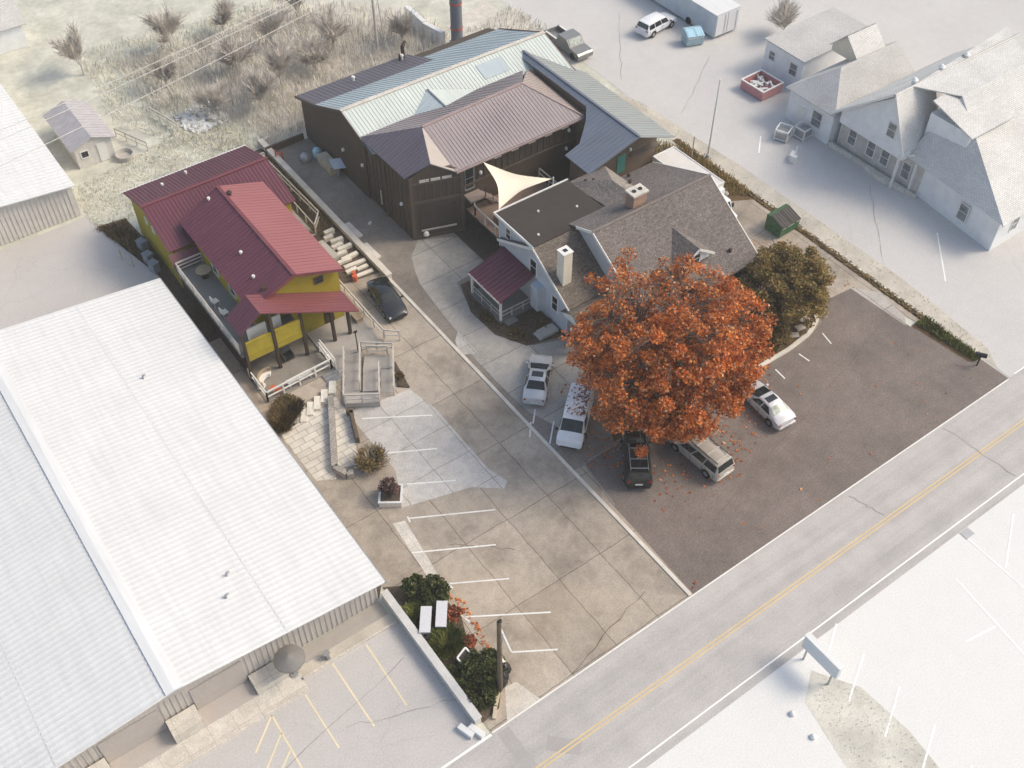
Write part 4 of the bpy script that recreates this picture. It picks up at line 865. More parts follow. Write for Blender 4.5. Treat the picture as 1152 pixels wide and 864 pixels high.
b = MB(); b.box(46.8,56,36.3,41.3,0,3.2); part(t,'wall',b,M['white_siding']); b = MB(); b.roof([(46.6,36.1,3.3),(56.3,36.1,3.5),(56.3,41.5,3.5),(46.6,41.5,3.3)],.1); part(t,'roof',b,M['far_shingle'])
window(t,(46.8,40.3,1.9),(-1,0),.7,.9,'white_trim','glass_far'); window(t,(46.8,37.4,1.8),(-1,0),.9,1.2,'white_trim','glass_far')
# container, skips and odds and ends in the neighbour's lot
t = thing('storage_trailer','long pale blue grey storage trailer with white roof at the far edge of the lot','trailer',(48.2,54,0))
b = MB(); b.box(46.5,49.8,48.1,63,.25,2.7); part(t,'body',b,M['pale_steel']); b = MB(); b.box(46.45,49.85,48.05,63.05,2.7,2.78); part(t,'roof',b,M['roof_white'])
for x in (46.6,48.2): b = MB(); b.box(x,x+1.5,48.02,48.1,.35,2.6); b.tube((x+1.2,47.99,.4),(x+1.2,47.99,2.55),.03); part(t,'door',b,M['roof_white'])
for y in (52,60): b = MB(); b.tube((46.45,y,.4),(46.75,y,.4),.4,.4,14); part(t,'wheel',b,M['rubber'])
def dumpster(name,label,loc,w,d,hf,hb,m,ml,rz=0,stick=True):
    t = thing(name,label,'dumpster',loc,rz)
    prof = [(-d/2+.12,.12),(d/2,.12),(d/2,hb),(d/2-.35,hb+.04),(-d/2,hf)]
    b = MB(); b.extr([(-w/2,y,z) for y,z in prof],(w,0,0)); b.box(-w/2-.06,w/2+.06,-d/2+.2,-d/2+.45,.5,.7); part(t,'body',b,m,world=False)
    for s_ in (-1,1):
        b = MB(); x0 = -w/2+.04 if s_ < 0 else .03; x1 = -.03 if s_ < 0 else w/2-.04
        b.roof([(x0,d/2-.4,hb+.09),(x1,d/2-.4,hb+.09),(x1,-d/2-.05,hf+.06),(x0,-d/2-.05,hf+.06)],.05,.28,.05,.03); part(t,'lid',b,ml,world=False)
    b = MB(); b.box(-w/2-.12,-w/2,-.3,.3,.55,.75); b.box(w/2,w/2+.12,-.3,.3,.55,.75); part(t,'fork_pocket',b,m,world=False)
    if stick:
        for x0,x1 in ((-w/2+.12,-w/2+.5),(-.4,.35),(w/2-.5,w/2-.1)):
            b = MB(); b.extr([(x0,-d/2+.13-.02,.75),(x1,-d/2+.13-.02,.75),(x1,-d/2-.01,hf-.08),(x0,-d/2-.01,hf-.08)],(0,-.012,0)); part(t,'sticker',b,M['white_trim'],world=False)
    for x in (-w/2+.2,w/2-.2):
        for y in (-d/2+.3,d/2-.2): b = MB(); b.tube((x-.04,y,.07),(x+.04,y,.07),.07,.07,8); part(t,'caster',b,M['rubber'],world=False)
    return t
dumpster('dumpster','dark green dumpster with brown lids on the concrete beside the kerb',(30.4,22.3,0),2.3,1.8,1.15,1.6,M['green_steel'],M['green_dark'],R(2))
dumpster('dumpster','pale blue lidded dumpster beside the storage trailer',(44.3,48.9,0),1.9,1.5,1.15,1.5,M['blue_steel'],M['blue_lid'],R(-20))
t = thing('skip','open faded red skip full of scrap on the pale lot','skip',(43.9,38.5,0),R(2))
b = MB(); w, d, h = 2.8, 2.9, 1.0
for x0,x1,y0,y1 in ((-w/2,w/2,-d/2,-d/2+.08),(-w/2,w/2,d/2-.08,d/2),(-w/2,-w/2+.08,-d/2+.08,d/2-.08),(w/2-.08,w/2,-d/2+.08,d/2-.08)): b.box(x0,x1,y0,y1,.1,h)
b.box(-w/2+.08,w/2-.08,-d/2+.08,d/2-.08,.1,.2); part(t,'bin',b,M['red_steel'],world=False)
b = MB()
for x0,x1,y0,y1 in ((-w/2-.05,w/2+.05,-d/2-.06,-d/2+.1),(-w/2-.05,w/2+.05,d/2-.1,d/2+.06),(-w/2-.06,-w/2+.1,-d/2+.1,d/2-.1),(w/2-.1,w/2+.06,-d/2+.1,d/2-.1)): b.box(x0,x1,y0,y1,h,h+.08)
part(t,'rim',b,M['white_trim'],world=False)
b = MB()
for i in range(26):
    b.cbox((rr.uniform(-1.1,1.1),rr.uniform(-1.15,1.15),rr.uniform(.2,.85)),(rr.uniform(.2,1.1),rr.uniform(.1,.35),rr.uniform(.08,.3)),rr.uniform(0,3))
o = solo('scrap_pile','pale scrap and boards heaped inside the open red skip','scrap',b,M['junk']); o.location = V(o.location)+V((43.9,38.5,0))
for i,(x,y,rz,l) in enumerate(((39.9,31.6,R(25),'open white metal crate on the pale lot, nearer the kerb'),(41.6,30.7,R(5),'open white metal crate against the white annex'))):
    t = thing('metal_crate',l,'crate',(x,y,0),rz,'white crates by the annex')
    b = MB()
    for sx in (-.65,.65):
        for sy in (-.6,.6): b.box(sx-.05,sx+.05,sy-.05,sy+.05,0,1.1)
    for z in (.15,1.05):
        for s_ in (-1,1): b.box(-.65,.65,s_*.6-.05,s_*.6+.05,z,z+.1); b.box(s_*.65-.05,s_*.65+.05,-.55,.55,z,z+.1)
    part(t,'frame',b,M['white_trim'],world=False); b = MB(); b.box(-.58,.58,-.53,.53,.1,.85); part(t,'lining',b,M['steel'],world=False)
b = MB(); b.cbox((38.4,28.9,0),(.9,.4,.5),.4); b.cbox((38.0,28.4,0),(.4,.6,.7),.2); b.tube((38.6,28.6,0),(39.2,29.2,.8),.06); solo('scrap_cart','small heap of white metal fittings alone on the pale lot','scrap',b,M['white_trim'])
# utility poles and wires
t = thing('utility_pole','weathered wooden utility pole beside the evergreen bed near the road','utility pole',(-13.45,1.95,0))
b = MB(); b.tube((0,0,0),(0,0,7.9),.17,.13,12); part(t,'pole',b,M['wood'],world=False,smooth=40)
b = MB(); b.tube((.05,-.02,7.9),(.05,-.02,8.02),.12,.1,8); part(t,'pole_cap',b,M['black'],world=False); b = MB(); b.tube((.2,.05,5.6),(.2,.05,6.2),.1,.1,8); part(t,'bracket',b,M['steel'],world=False)
t = thing('light_pole','tall pale thin pole on the gravel strip beside the pale lot','pole',(32.15,33.4,0))
b = MB(); b.tube((0,0,0),(0,0,8.2),.1,.07,10); part(t,'pole',b,M['rail_white'],world=False,smooth=40); b = MB(); b.tube((0,0,0),(0,0,.4),.22,.2,10); part(t,'base',b,M['conc'],world=False)
b = MB(); b.tube((30.9,34.2,0),(30.9,34.2,2.4),.06); solo('marker_post','short pale post in the verge beside the tall thin pole','post',b,M['rail'])
t = thing('utility_pole','pale utility pole with crossarm behind the dark brown building','utility pole',(16.9,66.3,0))
b = MB(); b.tube((0,0,0),(0,0,9.4),.16,.12,10); b.tube((.9,-.1,0),(.5,0,6.5),.05,.05,6); part(t,'pole',b,M['rail'],world=False,smooth=40); b = MB(); b.beam((0,-1.1,9.0),(0,1.1,9.0),.12,.14); part(t,'crossarm',b,M['rail'],world=False)
for i,(y,z,ly,lab) in enumerate(((67.3,9.1,61.4,'upper pale power cable crossing the field'),(66.3,9.3,59.6,'middle pale power cable crossing the field'),(65.3,8.6,55.2,'lowest pale power cable crossing the field'))):
    b = MB(); p, q = V((16.9,y,z)), V((-60,ly-4,9)); pts = []
    for j in range(17): s_ = j/16; v = p.lerp(q,s_); v.z -= 1.1*4*s_*(1-s_); pts.append(v)
    b.path(pts,.03,5); solo('power_cable',lab,'cable',b,M['wire'])
# ------------------------------------------------------------------ upper left: second warehouse, shed and a far house
t = thing('far_warehouse','white roofed metal warehouse beyond the pale yard at the left edge','warehouse',(-30,68,0))
b = MB(); b.gy(59,84,[(-44,0),(-17.3,0),(-17.3,3.3),(-30.6,4.6),(-44,3.3)])
for i in range(70): b.box(-44+i*.38,-43.94+i*.38,58.95,59,.05,3.2)
part(t,'wall',b,siding('pale_ribbed_wall',(.62,.58,.54),.38,.8,True))
b = MB(); b.roof([(-17.1,58.4,3.45),(-17.1,84.4,3.45),(-30.6,84.4,4.8),(-30.6,58.4,4.8)],.1,.5,.06,.05); b.roof([(-44.2,58.4,3.45),(-44.2,84.4,3.45),(-30.6,84.4,4.8),(-30.6,58.4,4.8)],.1,.5,.06,.05); part(t,'roof',b,M['roof_white'])
t = thing('shed','pale shed with low lilac grey gabled roof on the dry grass','shed',(-13.3,68,0))
b = MB(); b.gy(65.3,71.6,[(-15.0,0),(-11.6,0),(-11.6,2.1),(-13.3,2.75),(-15.0,2.1)]); part(t,'wall',b,plain('pale_shed_boards',(.62,.6,.57),.8,.08)); b = MB(); b.roof([(-13.25,65.0,2.95),(-13.25,72,2.95),(-15.4,72,2.15),(-15.4,65.0,2.15)],.08,.5,.04,.03); b.roof([(-13.25,65.0,2.95),(-13.25,72,2.95),(-11.2,72,2.15),(-11.2,65.0,2.15)],.08,.5,.04,.03); part(t,'roof',b,plain('lilac_grey_felt',(.44,.42,.44),.9,.08))
b = MB(); b.box(-13.0,-12.2,65.22,65.3,.05,1.9); part(t,'door',b,M['white_trim']); window(t,(-14.2,65.3,1.3),(0,-1),.6,.6,'white_trim',bars=0)
b = MB(); b.lathe((-11.0,64.6,0),[(.8,0),(.85,.5),(.75,.5),(.7,.12)],18); solo('trough','round pale stock trough at the corner of the shed','trough',b,M['conc'],smooth=40)
for p,q,l in (((-10.4,68.2),(-8.9,64.4),'short pale rail fence panel right beside the shed'),((-6.4,69.5),(-5.4,65.6),'short pale rail fence panel beside the white brush scraps')):
    b = MB(); railing(b,[(p[0],p[1],0),(q[0],q[1],0)],.9,.05,1.3,2); solo('fence',l,'fence',b,M['rail'],'rail fence panels on the grass')
t = thing('far_house','small pale house with grey roof at the far top left','house',(-16,90.5,0))
b = MB(); b.gx(-20,-11.6,[(88.6,0),(92.6,0),(92.6,2.6),(90.6,4.0),(88.6,2.6)]); part(t,'wall',b,M['white_siding']); b = MB(); b.roof([(-20.4,90.6,4.25),(-11.2,90.6,4.25),(-11.2,88.2,2.55),(-20.4,88.2,2.55)],.1); b.roof([(-20.4,90.6,4.25),(-11.2,90.6,4.25),(-11.2,93,2.55),(-20.4,93,2.55)],.1); part(t,'roof',b,M['far_shingle']); window(t,(-11.6,90.2,1.6),(1,0),.9,1.1,'white_trim')
# ------------------------------------------------------------------ small things near the road
t = thing('roadside_sign','pale blank faced sign cabinet on two posts across the road','sign',(2.55,-8.2,0))
b = MB(); b.box(-.16,.16,-1.35,1.35,1.3,2.5); part(t,'cabinet',b,plain('sign_face',(.6,.64,.68),.4,.04),world=False); b = MB(); b.box(-.2,.2,-1.4,1.4,2.5,2.58); part(t,'top_trim',b,M['roof_white'],world=False)
for y in (-1.0,1.0): b = MB(); b.tube((0,y,0),(0,y,1.3),.07); part(t,'post',b,M['steel'],world=False)
for x,y,l in ((-.55,-9.3,'small white boulder at the grass island edge, nearest the road'),(-.6,-11.0,'small white boulder at the grass island edge, farther from the road')):
    b = MB(); b.lathe((x,y,0),[(.16,0),(.2,.12),(.08,.24)],7); solo('boulder',l,'boulder',b,M['roof_white'],'white boulders at the grass island',60)
t = thing('mailbox','black mailbox on a post in the grassy verge beside the road','mailbox',(30.9,2.3,0),R(35))
b = MB(); b.box(-.05,.05,-.05,.05,0,1.05); part(t,'post',b,M['black'],world=False); b = MB(); b.extr([(.15*math.cos(R(a)),-.4,1.2+.15*math.sin(R(a))) for a in range(0,181,20)]+[(-.15,-.4,1.05),(.15,-.4,1.05)],(0,.8,0)); part(t,'box',b,M['black'],world=False)
for i,(x,y,l) in enumerate(((-14.75,8.0,'left of the two long white topped cabinets in the shrub bed'),(-13.75,7.75,'right of the two long white topped cabinets in the shrub bed'))):
    t = thing('utility_cabinet',l,'cabinet',(x,y,0),R(-36),'white topped cabinets in the shrub bed')
    b = MB(); b.box(-.3,.3,-.85,.85,0,.85); part(t,'body',b,M['steel'],world=False); b = MB(); b.box(-.34,.34,-.9,.9,.85,.93); part(t,'lid',b,plain('pale_lid',(.62,.62,.65),.4,.03),world=False); b = MB(); b.box(-.08,.08,-.87,-.85,.4,.6); part(t,'latch',b,M['black'],world=False)
t = thing('sign_board','small black board with white frame leaning in the evergreen bed','sign board',(-14.1,4.6,0),R(20))
b = MB(); b.extr([(-.4,-.3,.15),(.4,-.3,.15),(.4,.3,.75),(-.4,.3,.75)],(0,.04,-.05)); part(t,'panel',b,M['black'],world=False); b = MB()
for p,q in (((-.42,-.32,.16),(.42,-.32,.16)),((.42,-.32,.16),(.42,.32,.78)),((.42,.32,.78),(-.42,.32,.78)),((-.42,.32,.78),(-.42,-.32,.16))): b.beam(p,q,.1,.1)
b.box(-.35,-.3,.25,.3,0,.7); b.box(.3,.35,.25,.3,0,.7); part(t,'frame',b,M['white_trim'],world=False)
for i,(x,y,s_,l) in enumerate(((-12.55,2.75,.42,'black rubbish bag nearest the parking lot by the utility pole'),(-12.95,2.35,.36,'black rubbish bag between the other two by the utility pole'),(-13.2,2.1,.32,'black rubbish bag at the foot of the utility pole'))):
    b = MB(); b.lathe((x,y,0),[(s_*.7,0),(s_,.25),(s_*.9,.5),(s_*.35,.72),(s_*.18,.8)],11); b.v = [(p[0]+rr.uniform(-.05,.05),p[1]+rr.uniform(-.05,.05),p[2]) for p in b.v]; solo('rubbish_bag',l,'rubbish bag',b,M['bag'],'black bags by the pole',50)
b = MB(); b.lathe((-12.5,3.15,0),[(.22,0),(.28,.2),(.2,.55),(.12,.75)],10); solo('sack','pale grey sack standing behind the black rubbish bags','sack',b,M['cloth_white'],smooth=50)
for i,(a,c,l) in enumerate((((-13.7,1.75),(-14.3,1.2),'pale timber edging piece nearer the utility pole'),((-14.35,1.15),(-14.85,.6),'pale timber edging piece nearer the road gutter'))):
    b = MB(); strip(b,a,c,.2,0,.22); solo('timber_edging',l,'edging',b,M['timber'],'timber edging pieces')
t = thing('planter','square white concrete planter at the edge of the light concrete pad','planter',(-11.4,17.6,0),R(-35))
b = MB(); b.box(-.75,.75,-.75,.75,0,.5); part(t,'box',b,M['conc_pale'],world=False)
b = MB()
for a0,a1,c0,c1 in ((-.8,.8,-.8,-.66),(-.8,.8,.66,.8),(-.8,-.66,-.66,.66),(.66,.8,-.66,.66)): b.box(a0,a1,c0,c1,.5,.6)
part(t,'rim',b,M['roof_white'],world=False); b = MB(); b.box(-.66,.66,-.66,.66,.5,.54); part(t,'soil',b,M['soil'],world=False)
for l,x,y in (('grey bin behind the mustard building, farthest from the white warehouse',-14.75,51.6),('grey bin behind the mustard building, between the other two bins',-15.0,49.8),('grey bin behind the mustard building, closest to the white warehouse',-15.05,48.5)):
    b = MB(); b.cbox((x,y,0),(.6,.7,.9),.3); b.cbox((x,y,.9),(.68,.78,.08),.3); solo('bin',l,'bin',b,plain('blue_grey_bin',(.25,.28,.33),.5),'grey bins beside the mustard building')
for l,x,y in (('short yellowish stake at the yard edge, farther back',-16.7,51.5),('short yellowish stake at the yard edge, nearer the warehouse',-16.3,50.0)):
    b = MB(); b.tube((x,y,0),(x,y,1.1),.06); solo('stake',l,'stake',b,M['timber'],'yellowish stakes')

# ------------------------------------------------------------------ vehicles
ST = {
 'sedan': [(.5,.64,.3,.55,.56,.6),(.487,.84,.24,.62,.72,.68),(.44,.95,.2,.71,.82,.77),(.35,1,.2,.79,.84,.86),(.26,1,.2,.86,.84,.94),(.04,1,.2,.92,.66,1.38),(-.06,1,.2,.93,.67,1.44),(-.19,1,.2,.94,.66,1.4),(-.33,1,.2,.95,.8,1.02),(-.42,.99,.2,.9,.8,.98),(-.48,.94,.24,.8,.78,.9),(-.5,.84,.32,.62,.7,.68)],
 'coupe': [(.5,.74,.3,.5,.62,.55),(.485,.9,.22,.6,.74,.64),(.43,.97,.2,.7,.82,.75),(.3,1,.2,.8,.84,.86),(.2,1,.2,.87,.82,.93),(.03,1,.2,.92,.64,1.32),(-.08,1,.2,.93,.64,1.37),(-.2,1,.2,.95,.62,1.3),(-.38,1,.2,.96,.76,1.02),(-.45,.96,.22,.88,.74,.95),(-.49,.9,.26,.76,.7,.86),(-.5,.78,.34,.6,.66,.66)],
 'suv': [(.5,.84,.36,.66,.72,.75),(.485,.95,.3,.8,.8,.9),(.4,1,.28,.92,.85,1.0),(.27,1,.28,.98,.86,1.06),(.14,1,.28,1.05,.75,1.66),(.0,1,.28,1.06,.76,1.74),(-.25,1,.28,1.06,.76,1.74),(-.43,1,.28,1.06,.73,1.68),(-.48,.98,.3,1.04,.8,1.12),(-.5,.9,.36,.8,.76,.86)],
 'minivan': [(.5,.8,.3,.58,.68,.64),(.485,.92,.24,.7,.76,.8),(.42,.98,.22,.84,.82,.95),(.33,1,.22,.94,.83,1.06),(.14,1,.22,1.0,.74,1.64),(.0,1,.22,1.0,.76,1.72),(-.25,1,.22,1.0,.76,1.72),(-.44,1,.22,1.0,.73,1.66),(-.485,.97,.26,.98,.8,1.08),(-.5,.9,.34,.78,.76,.84)],
 'van': [(.5,.86,.34,.62,.74,.7),(.49,.95,.28,.78,.82,.92),(.43,1,.26,.96,.85,1.06),(.36,1,.26,1.04,.84,1.16),(.21,1,.26,1.12,.8,1.86),(.1,1,.26,1.12,.82,1.93),(-.2,1,.26,1.12,.83,1.93),(-.46,1,.26,1.12,.82,1.9),(-.495,1,.28,1.1,.82,1.3),(-.5,.95,.36,.8,.8,.9)],
}
def car(name, label, loc, head, L, W, H, pm, kind, cat='car', sunroof=False, rack=False, light_rear=False, ribs=False, dark_glass='carglass'):
    t = thing(name, label, cat, loc, head)
    st = ST[kind]; H0 = max(q[5] for q in st); w = W/2
    def sec(q):
        x, f, zb, zw, wt, zt = q; zt = zt*H/H0; zw = min(zw*H/H0, zt-.03)
        return [V((x*L,f*w*.82,zb)),V((x*L,f*w*.97,zb+.12)),V((x*L,f*w,zb+(zw-zb)*.6)),V((x*L,f*w*.965,zw)),V((x*L,wt*w,zt-.05)),V((x*L,wt*w*.86,zt-.012)),V((x*L,0,zt))]
    S = [sec(q) for q in st]; b = MB(); rows = []
    vs = []
    for s_ in S:
        rows.append(len(vs)); full = s_+[V((p.x,-p.y,p.z)) for p in s_[-2::-1]]; vs += full
    n = 13; fs = []
    for a, c in zip(rows[:-1], rows[1:]):
        for i in range(n-1): fs.append((a+i, a+i+1, c+i+1, c+i))
        fs.append((a+n-1, a, c, c+n-1))
    fs.append(list(range(rows[0], rows[0]+n))[::-1]); fs.append(list(range(rows[-1], rows[-1]+n)))
    b.add(vs, fs); body = part(t,'body',b,M[pm],world=False,smooth=40)
    # find cowl and roof stations
    zs = [s_[6].z for s_ in S]; ir = next(i for i in range(len(S)) if zs[i] > .9*max(zs)); il = max(i for i in range(len(S)) if zs[i] > .9*max(zs))
    def glass_top(i, j, a0=.08, a1=.93, wid=.97):
        A = [S[i][k_].lerp(S[j][k_], a0) for k_ in (4,5,6)]; B = [S[i][k_].lerp(S[j][k_], a1) for k_ in (4,5,6)]
        def full(q): return [V((p.x,p.y*wid,p.z)) for p in q]+[V((p.x,-p.y*wid,p.z)) for p in q[1::-1]]
        A, B = full(A), full(B); nrm = (B[2]-A[2]).cross(V((0,1,0))).normalized(); nrm = nrm if nrm.z > 0 else -nrm
        g = MB(); up = nrm*.014
        g.add([p+up for p in A+B]+[p-nrm*.03 for p in A+B], [(0,1,6,5),(1,2,7,6),(2,3,8,7),(3,4,9,8),(10,15,16,11),(11,16,17,12),(12,17,18,13),(13,18,19,14),(0,5,15,10),(4,14,19,9),(0,10,11,1),(1,11,12,2),(2,12,13,3),(3,13,14,4),(5,6,16,15),(6,7,17,16),(7,8,18,17),(8,9,19,18)]); return g
    part(t,'windscreen',glass_top(ir-1,ir),M[dark_glass],world=False)
    part(t,'rear_window',glass_top(il,il+1),M['glass_pale' if light_rear else dark_glass],world=False)
    # side glass
    xs = [q[0]*L for q in st]
    def surf(x, tt, sgn):
        for i in range(len(xs)-1):
            if xs[i] >= x >= xs[i+1]:
                a = (xs[i]-x)/(xs[i]-xs[i+1]); p = S[i][3].lerp(S[i+1][3],a).lerp(S[i][4].lerp(S[i+1][4],a),tt); return V((p.x,p.y*sgn+.012*sgn,p.z+.004))
    xa, xb = xs[ir], xs[il]; low0 = xa+(xs[ir-1]-xa)*.55; low1 = xb+(xs[il+1]-xb)*(.55 if kind in ('sedan','coupe') else .25)
    cuts = {'sedan':[.5],'coupe':[.62],'suv':[.36,.7],'minivan':[.33,.66],'van':[.3]}[kind]
    for sgn in (1,-1):
        e = [0]+cuts+[1]
        for c0, c1 in zip(e[:-1], e[1:]):
            lo = lambda c_: low0+(low1-low0)*c_
            hi = lambda c_: xa+(xb-xa)*c_
            q = [surf(lo(c0)-.04,.1,sgn),surf(lo(c1)+.04,.1,sgn),surf(hi(c1)+.04,.88,sgn),surf(hi(c0)-.04,.88,sgn)]
            if kind == 'van' and c0 > 0: continue
            g = MB(); g.extr(q,(0,-.03*sgn,0)); part(t,'side_window',g,M[dark_glass],world=False)
    for sgn in (1,-1):
        for c_ in [0]+cuts+[.96]:
            x0 = low0+(low1-low0)*c_; q0 = surf(x0,0,sgn); g = MB(); g.box(x0-.012,x0+.012,min(sgn*(w-.02),sgn*(w+.004)),max(sgn*(w-.02),sgn*(w+.004)),.32,q0.z-.12); part(t,'door_seam',g,M['black'],world=False)
        g = MB(); x0 = low0+(low1-low0)*cuts[0]; g.box(x0+.06,x0+.24,min(sgn*w,sgn*(w+.03)),max(sgn*w,sgn*(w+.03)),S[ir][3].z-.16,S[ir][3].z-.12); part(t,'door_handle',g,M['steel'],world=False)
    r = .33 if H < 1.6 else .36
    for fx in (.31,-.3):
        for sgn in (1,-1):
            y0, y1 = sgn*(w-.22), sgn*(w+.012); g = MB(); g.tube((fx*L,y0,r),(fx*L,y1,r),r,r,18); wh = part(t,'wheel',g,M['rubber'],world=False,smooth=40)
            g = MB(); g.tube((fx*L,y0,r),(fx*L,y1+sgn*.012,r),r*.62,r*.55,12); part(t,'rim',g,M['rim'],wh,world=False)
            g = MB(); g.add([(fx*L+(r+.07)*math.cos(R(a)),sgn*(w-.05),r+(r+.07)*math.sin(R(a))) for a in range(0,181,20)]+[(fx*L+(r+.07)*math.cos(R(a)),sgn*(w+.006),r+(r+.07)*math.sin(R(a))) for a in range(0,181,20)], [list(range(10)),list(range(10,20))[::-1]]+[(i,10+i,11+i,i+1) for i in range(9)]); part(t,'wheel_arch',g,M['black'],world=False)
    zf = S[1][3].z; zr = S[-2][3].z
    for sgn in (1,-1):
        g = MB(); g.cbox((L*.478,sgn*w*.66,zf-.1),(.1,w*.34,.12),R(-18*sgn)); part(t,'headlight',g,M['lamp_clear'],world=False)
        g = MB(); g.cbox((-L*.484,sgn*w*.7,zr-.16),(.09,w*.3,.16),R(14*sgn)); part(t,'tail_light',g,M['lamp_red'],world=False)
        g = MB(); g.cbox((xs[ir-1]-.15,sgn*(w+.07),S[ir-1][3].z+.02),(.12,.2,.13)); part(t,'mirror',g,M[pm if pm != 'c_white' else 'black'],world=False)
    g = MB(); g.box(-L*.505,-L*.48,-.25,.25,zr-.34,zr-.22); part(t,'licence_plate',g,M['plate'],world=False)
    g = MB(); g.box(L*.47,L*.504,-w*.62,w*.62,.3,.42); part(t,'grille',g,M['black'],world=False)
    g = MB(); g.box(-L*.508,-L*.47,-w*.84,w*.84,.36,.5); part(t,'bumper',g,M[pm],world=False); g = MB(); g.box(L*.47,L*.508,-w*.76,w*.76,.44,.52); part(t,'bumper',g,M[pm],world=False)
    zt = S[ir+1][6].z
    if sunroof: g = MB(); x0 = (xs[ir]+xs[ir+1])/2-.05; g.box(x0-.5,x0,-.42,.42,zt-.06,zt+.012); part(t,'sunroof',g,M['carglass'],world=False)
    if rack:
        for sgn in (1,-1): g = MB(); g.beam((xs[ir]-.25,sgn*w*.64,zt+.05),(xs[il]+.1,sgn*w*.64,zt+.05),.05,.05); part(t,'roof_rail',g,M['black'] if rack == 2 else M['steel'],world=False)
        for f in (.25,.6,.9): g = MB(); x0 = xs[ir]+(xs[il]-xs[ir])*f; g.box(x0-.04,x0+.04,-w*.64,w*.64,zt+.03,zt+.07); part(t,'crossbar',g,M['steel'] if rack == 1 else M['rail'],world=False)
    if ribs:
        g = MB()
        for i in range(7): y = -w*.6+i*w*.2; g.box(xs[il]+.1,xs[ir]-.3,y-.02,y+.02,zt-.06,zt+.015)
        part(t,'roof_rib',g,M[pm],world=False)
    return t
M['glass_pale'] = glass('painted_reflection_glass',(.3,.34,.32),.12)  # pale base colour stands in for a bright reflection on the glass
car('parked_car','black two door car parked beside the boundary kerb and the boardwalk',(-1.62,34.1,.006),math.atan2(-1,-.14),4.6,1.82,1.36,'c_black','coupe')
car('parked_car','silver sedan with dark sunroof parked beside the white van',(2.95,20.2,.012),R(45.8),4.75,1.78,1.44,'c_silver','sedan',sunroof=True)
car('parked_van','white van with leaf covered ribbed roof parked under the autumn tree',(2.75,15.45,.012),R(220.5),4.9,1.92,1.93,'c_white','van','van',ribs=True)
car('parked_car','pearl silver sedan parked nose in at the right edge of the autumn tree',(14.9,8.6,.01),R(86),4.7,1.8,1.43,'c_silver2','sedan',sunroof=True,light_rear=True)
car('parked_minivan','champagne minivan with roof rails half under the autumn tree',(7.95,8.0,.01),R(93),4.9,1.9,1.72,'c_beige','minivan','minivan',rack=2)
car('parked_suv','black sport utility vehicle mostly hidden under the front of the autumn tree',(3.95,10.15,.01),R(54),4.7,1.88,1.76,'c_black','suv','suv',rack=1)
car('parked_suv','white crossover car parked alone near the top of the pale lot',(43.0,53.2,.0),R(8),4.7,1.9,1.62,'c_white','suv','suv')
t = thing('pickup_truck','grey open bed pickup parked behind the mint roofed building','pickup truck',(33.2,55.6,0),R(-90))
b = MB(); b.extr([(x,-.95,z) for x,z in ((2.9,.35),(2.9,.8),(2.7,.95),(1.5,1.05),(.9,1.72),(-.5,1.75),(-.7,1.05),(-.72,.35))],(0,1.9,0)); part(t,'cab',b,M['c_grey'],world=False)
b = MB(); b.extr([(1.44,-.82,1.12),(1.44,.82,1.12),(.98,.74,1.68),(.98,-.74,1.68)],(.02,0,.02)); part(t,'windscreen',b,M['glass_pale'],world=False)
b = MB(); b.box(-2.9,-.72,-.95,.95,.4,.6); b.box(-2.9,-.72,-.95,-.82,.6,1.05); b.box(-2.9,-.72,.82,.95,.6,1.05); b.box(-2.9,-2.78,-.82,.82,.6,1.0); part(t,'bed',b,M['c_grey'],world=False)
b = MB(); b.box(-2.6,-.8,-.99,-.8,1.05,1.1); b.box(-2.6,-.8,.8,.99,1.05,1.1); part(t,'bed_rail',b,M['white_trim'],world=False)
for x in (1.9,-1.9):
    for y in (-.85,.85): b = MB(); b.tube((x,y-.13,.38),(x,y+.13,.38),.38,.38,16); part(t,'wheel',b,M['rubber'],world=False,smooth=40)
t = thing('box_truck','white box truck parked behind the grey shingle roofed house','truck',(26.35,29.2,0),R(-89))
b = MB(); b.box(-4.1,2.2,-1.22,1.22,.9,3.25); part(t,'cargo_box',b,plain('truck_box_white',(.66,.63,.61),.5,.05),world=False)
b = MB(); b.box(-4.12,2.22,-1.24,-1.14,3.2,3.3); b.box(-4.12,2.22,1.14,1.24,3.2,3.3); b.box(-4.12,-4.02,-1.14,1.14,3.2,3.3); b.box(2.12,2.22,-1.14,1.14,3.2,3.3); part(t,'edge_trim',b,M['roof_white'],world=False)
b = MB(); b.extr([(x,-1.05,z) for x,z in ((2.25,.5),(4.35,.5),(4.4,1.15),(3.7,1.35),(3.35,2.2),(2.3,2.25))],(0,2.1,0)); part(t,'cab',b,M['c_white'],world=False)
b = MB(); b.extr([(3.71,-.95,1.4),(3.71,.95,1.4),(3.4,.9,2.12),(3.4,-.9,2.12)],(.02,0,.01)); part(t,'windscreen',b,M['carglass'],world=False)
for s_ in (-1,1): b = MB(); b.extr([(2.6,1.05*s_,1.4),(3.5,1.05*s_,1.4),(3.3,1.05*s_,2.05),(2.6,1.05*s_,2.05)],(0,.02*s_,0)); part(t,'side_window',b,M['carglass'],world=False)
for s_ in (-1,1): b = MB(); b.box(3.5,3.6,s_*1.2-.1,s_*1.2+.1,1.5,1.9); part(t,'mirror',b,M['black'],world=False)
b = MB(); b.box(2.2,2.6,-1.0,1.0,2.25,2.9); part(t,'wind_fairing',b,M['c_white'],world=False)
b = MB(); b.box(-4.0,4.2,-.5,.5,.45,.9); part(t,'chassis',b,M['black'],world=False)
for x in (3.3,-2.6):
    for y in (-.95,.95): b = MB(); b.tube((x,y-.15,.45),(x,y+.15,.45),.45,.45,16); part(t,'wheel',b,M['rubber'],world=False,smooth=40)

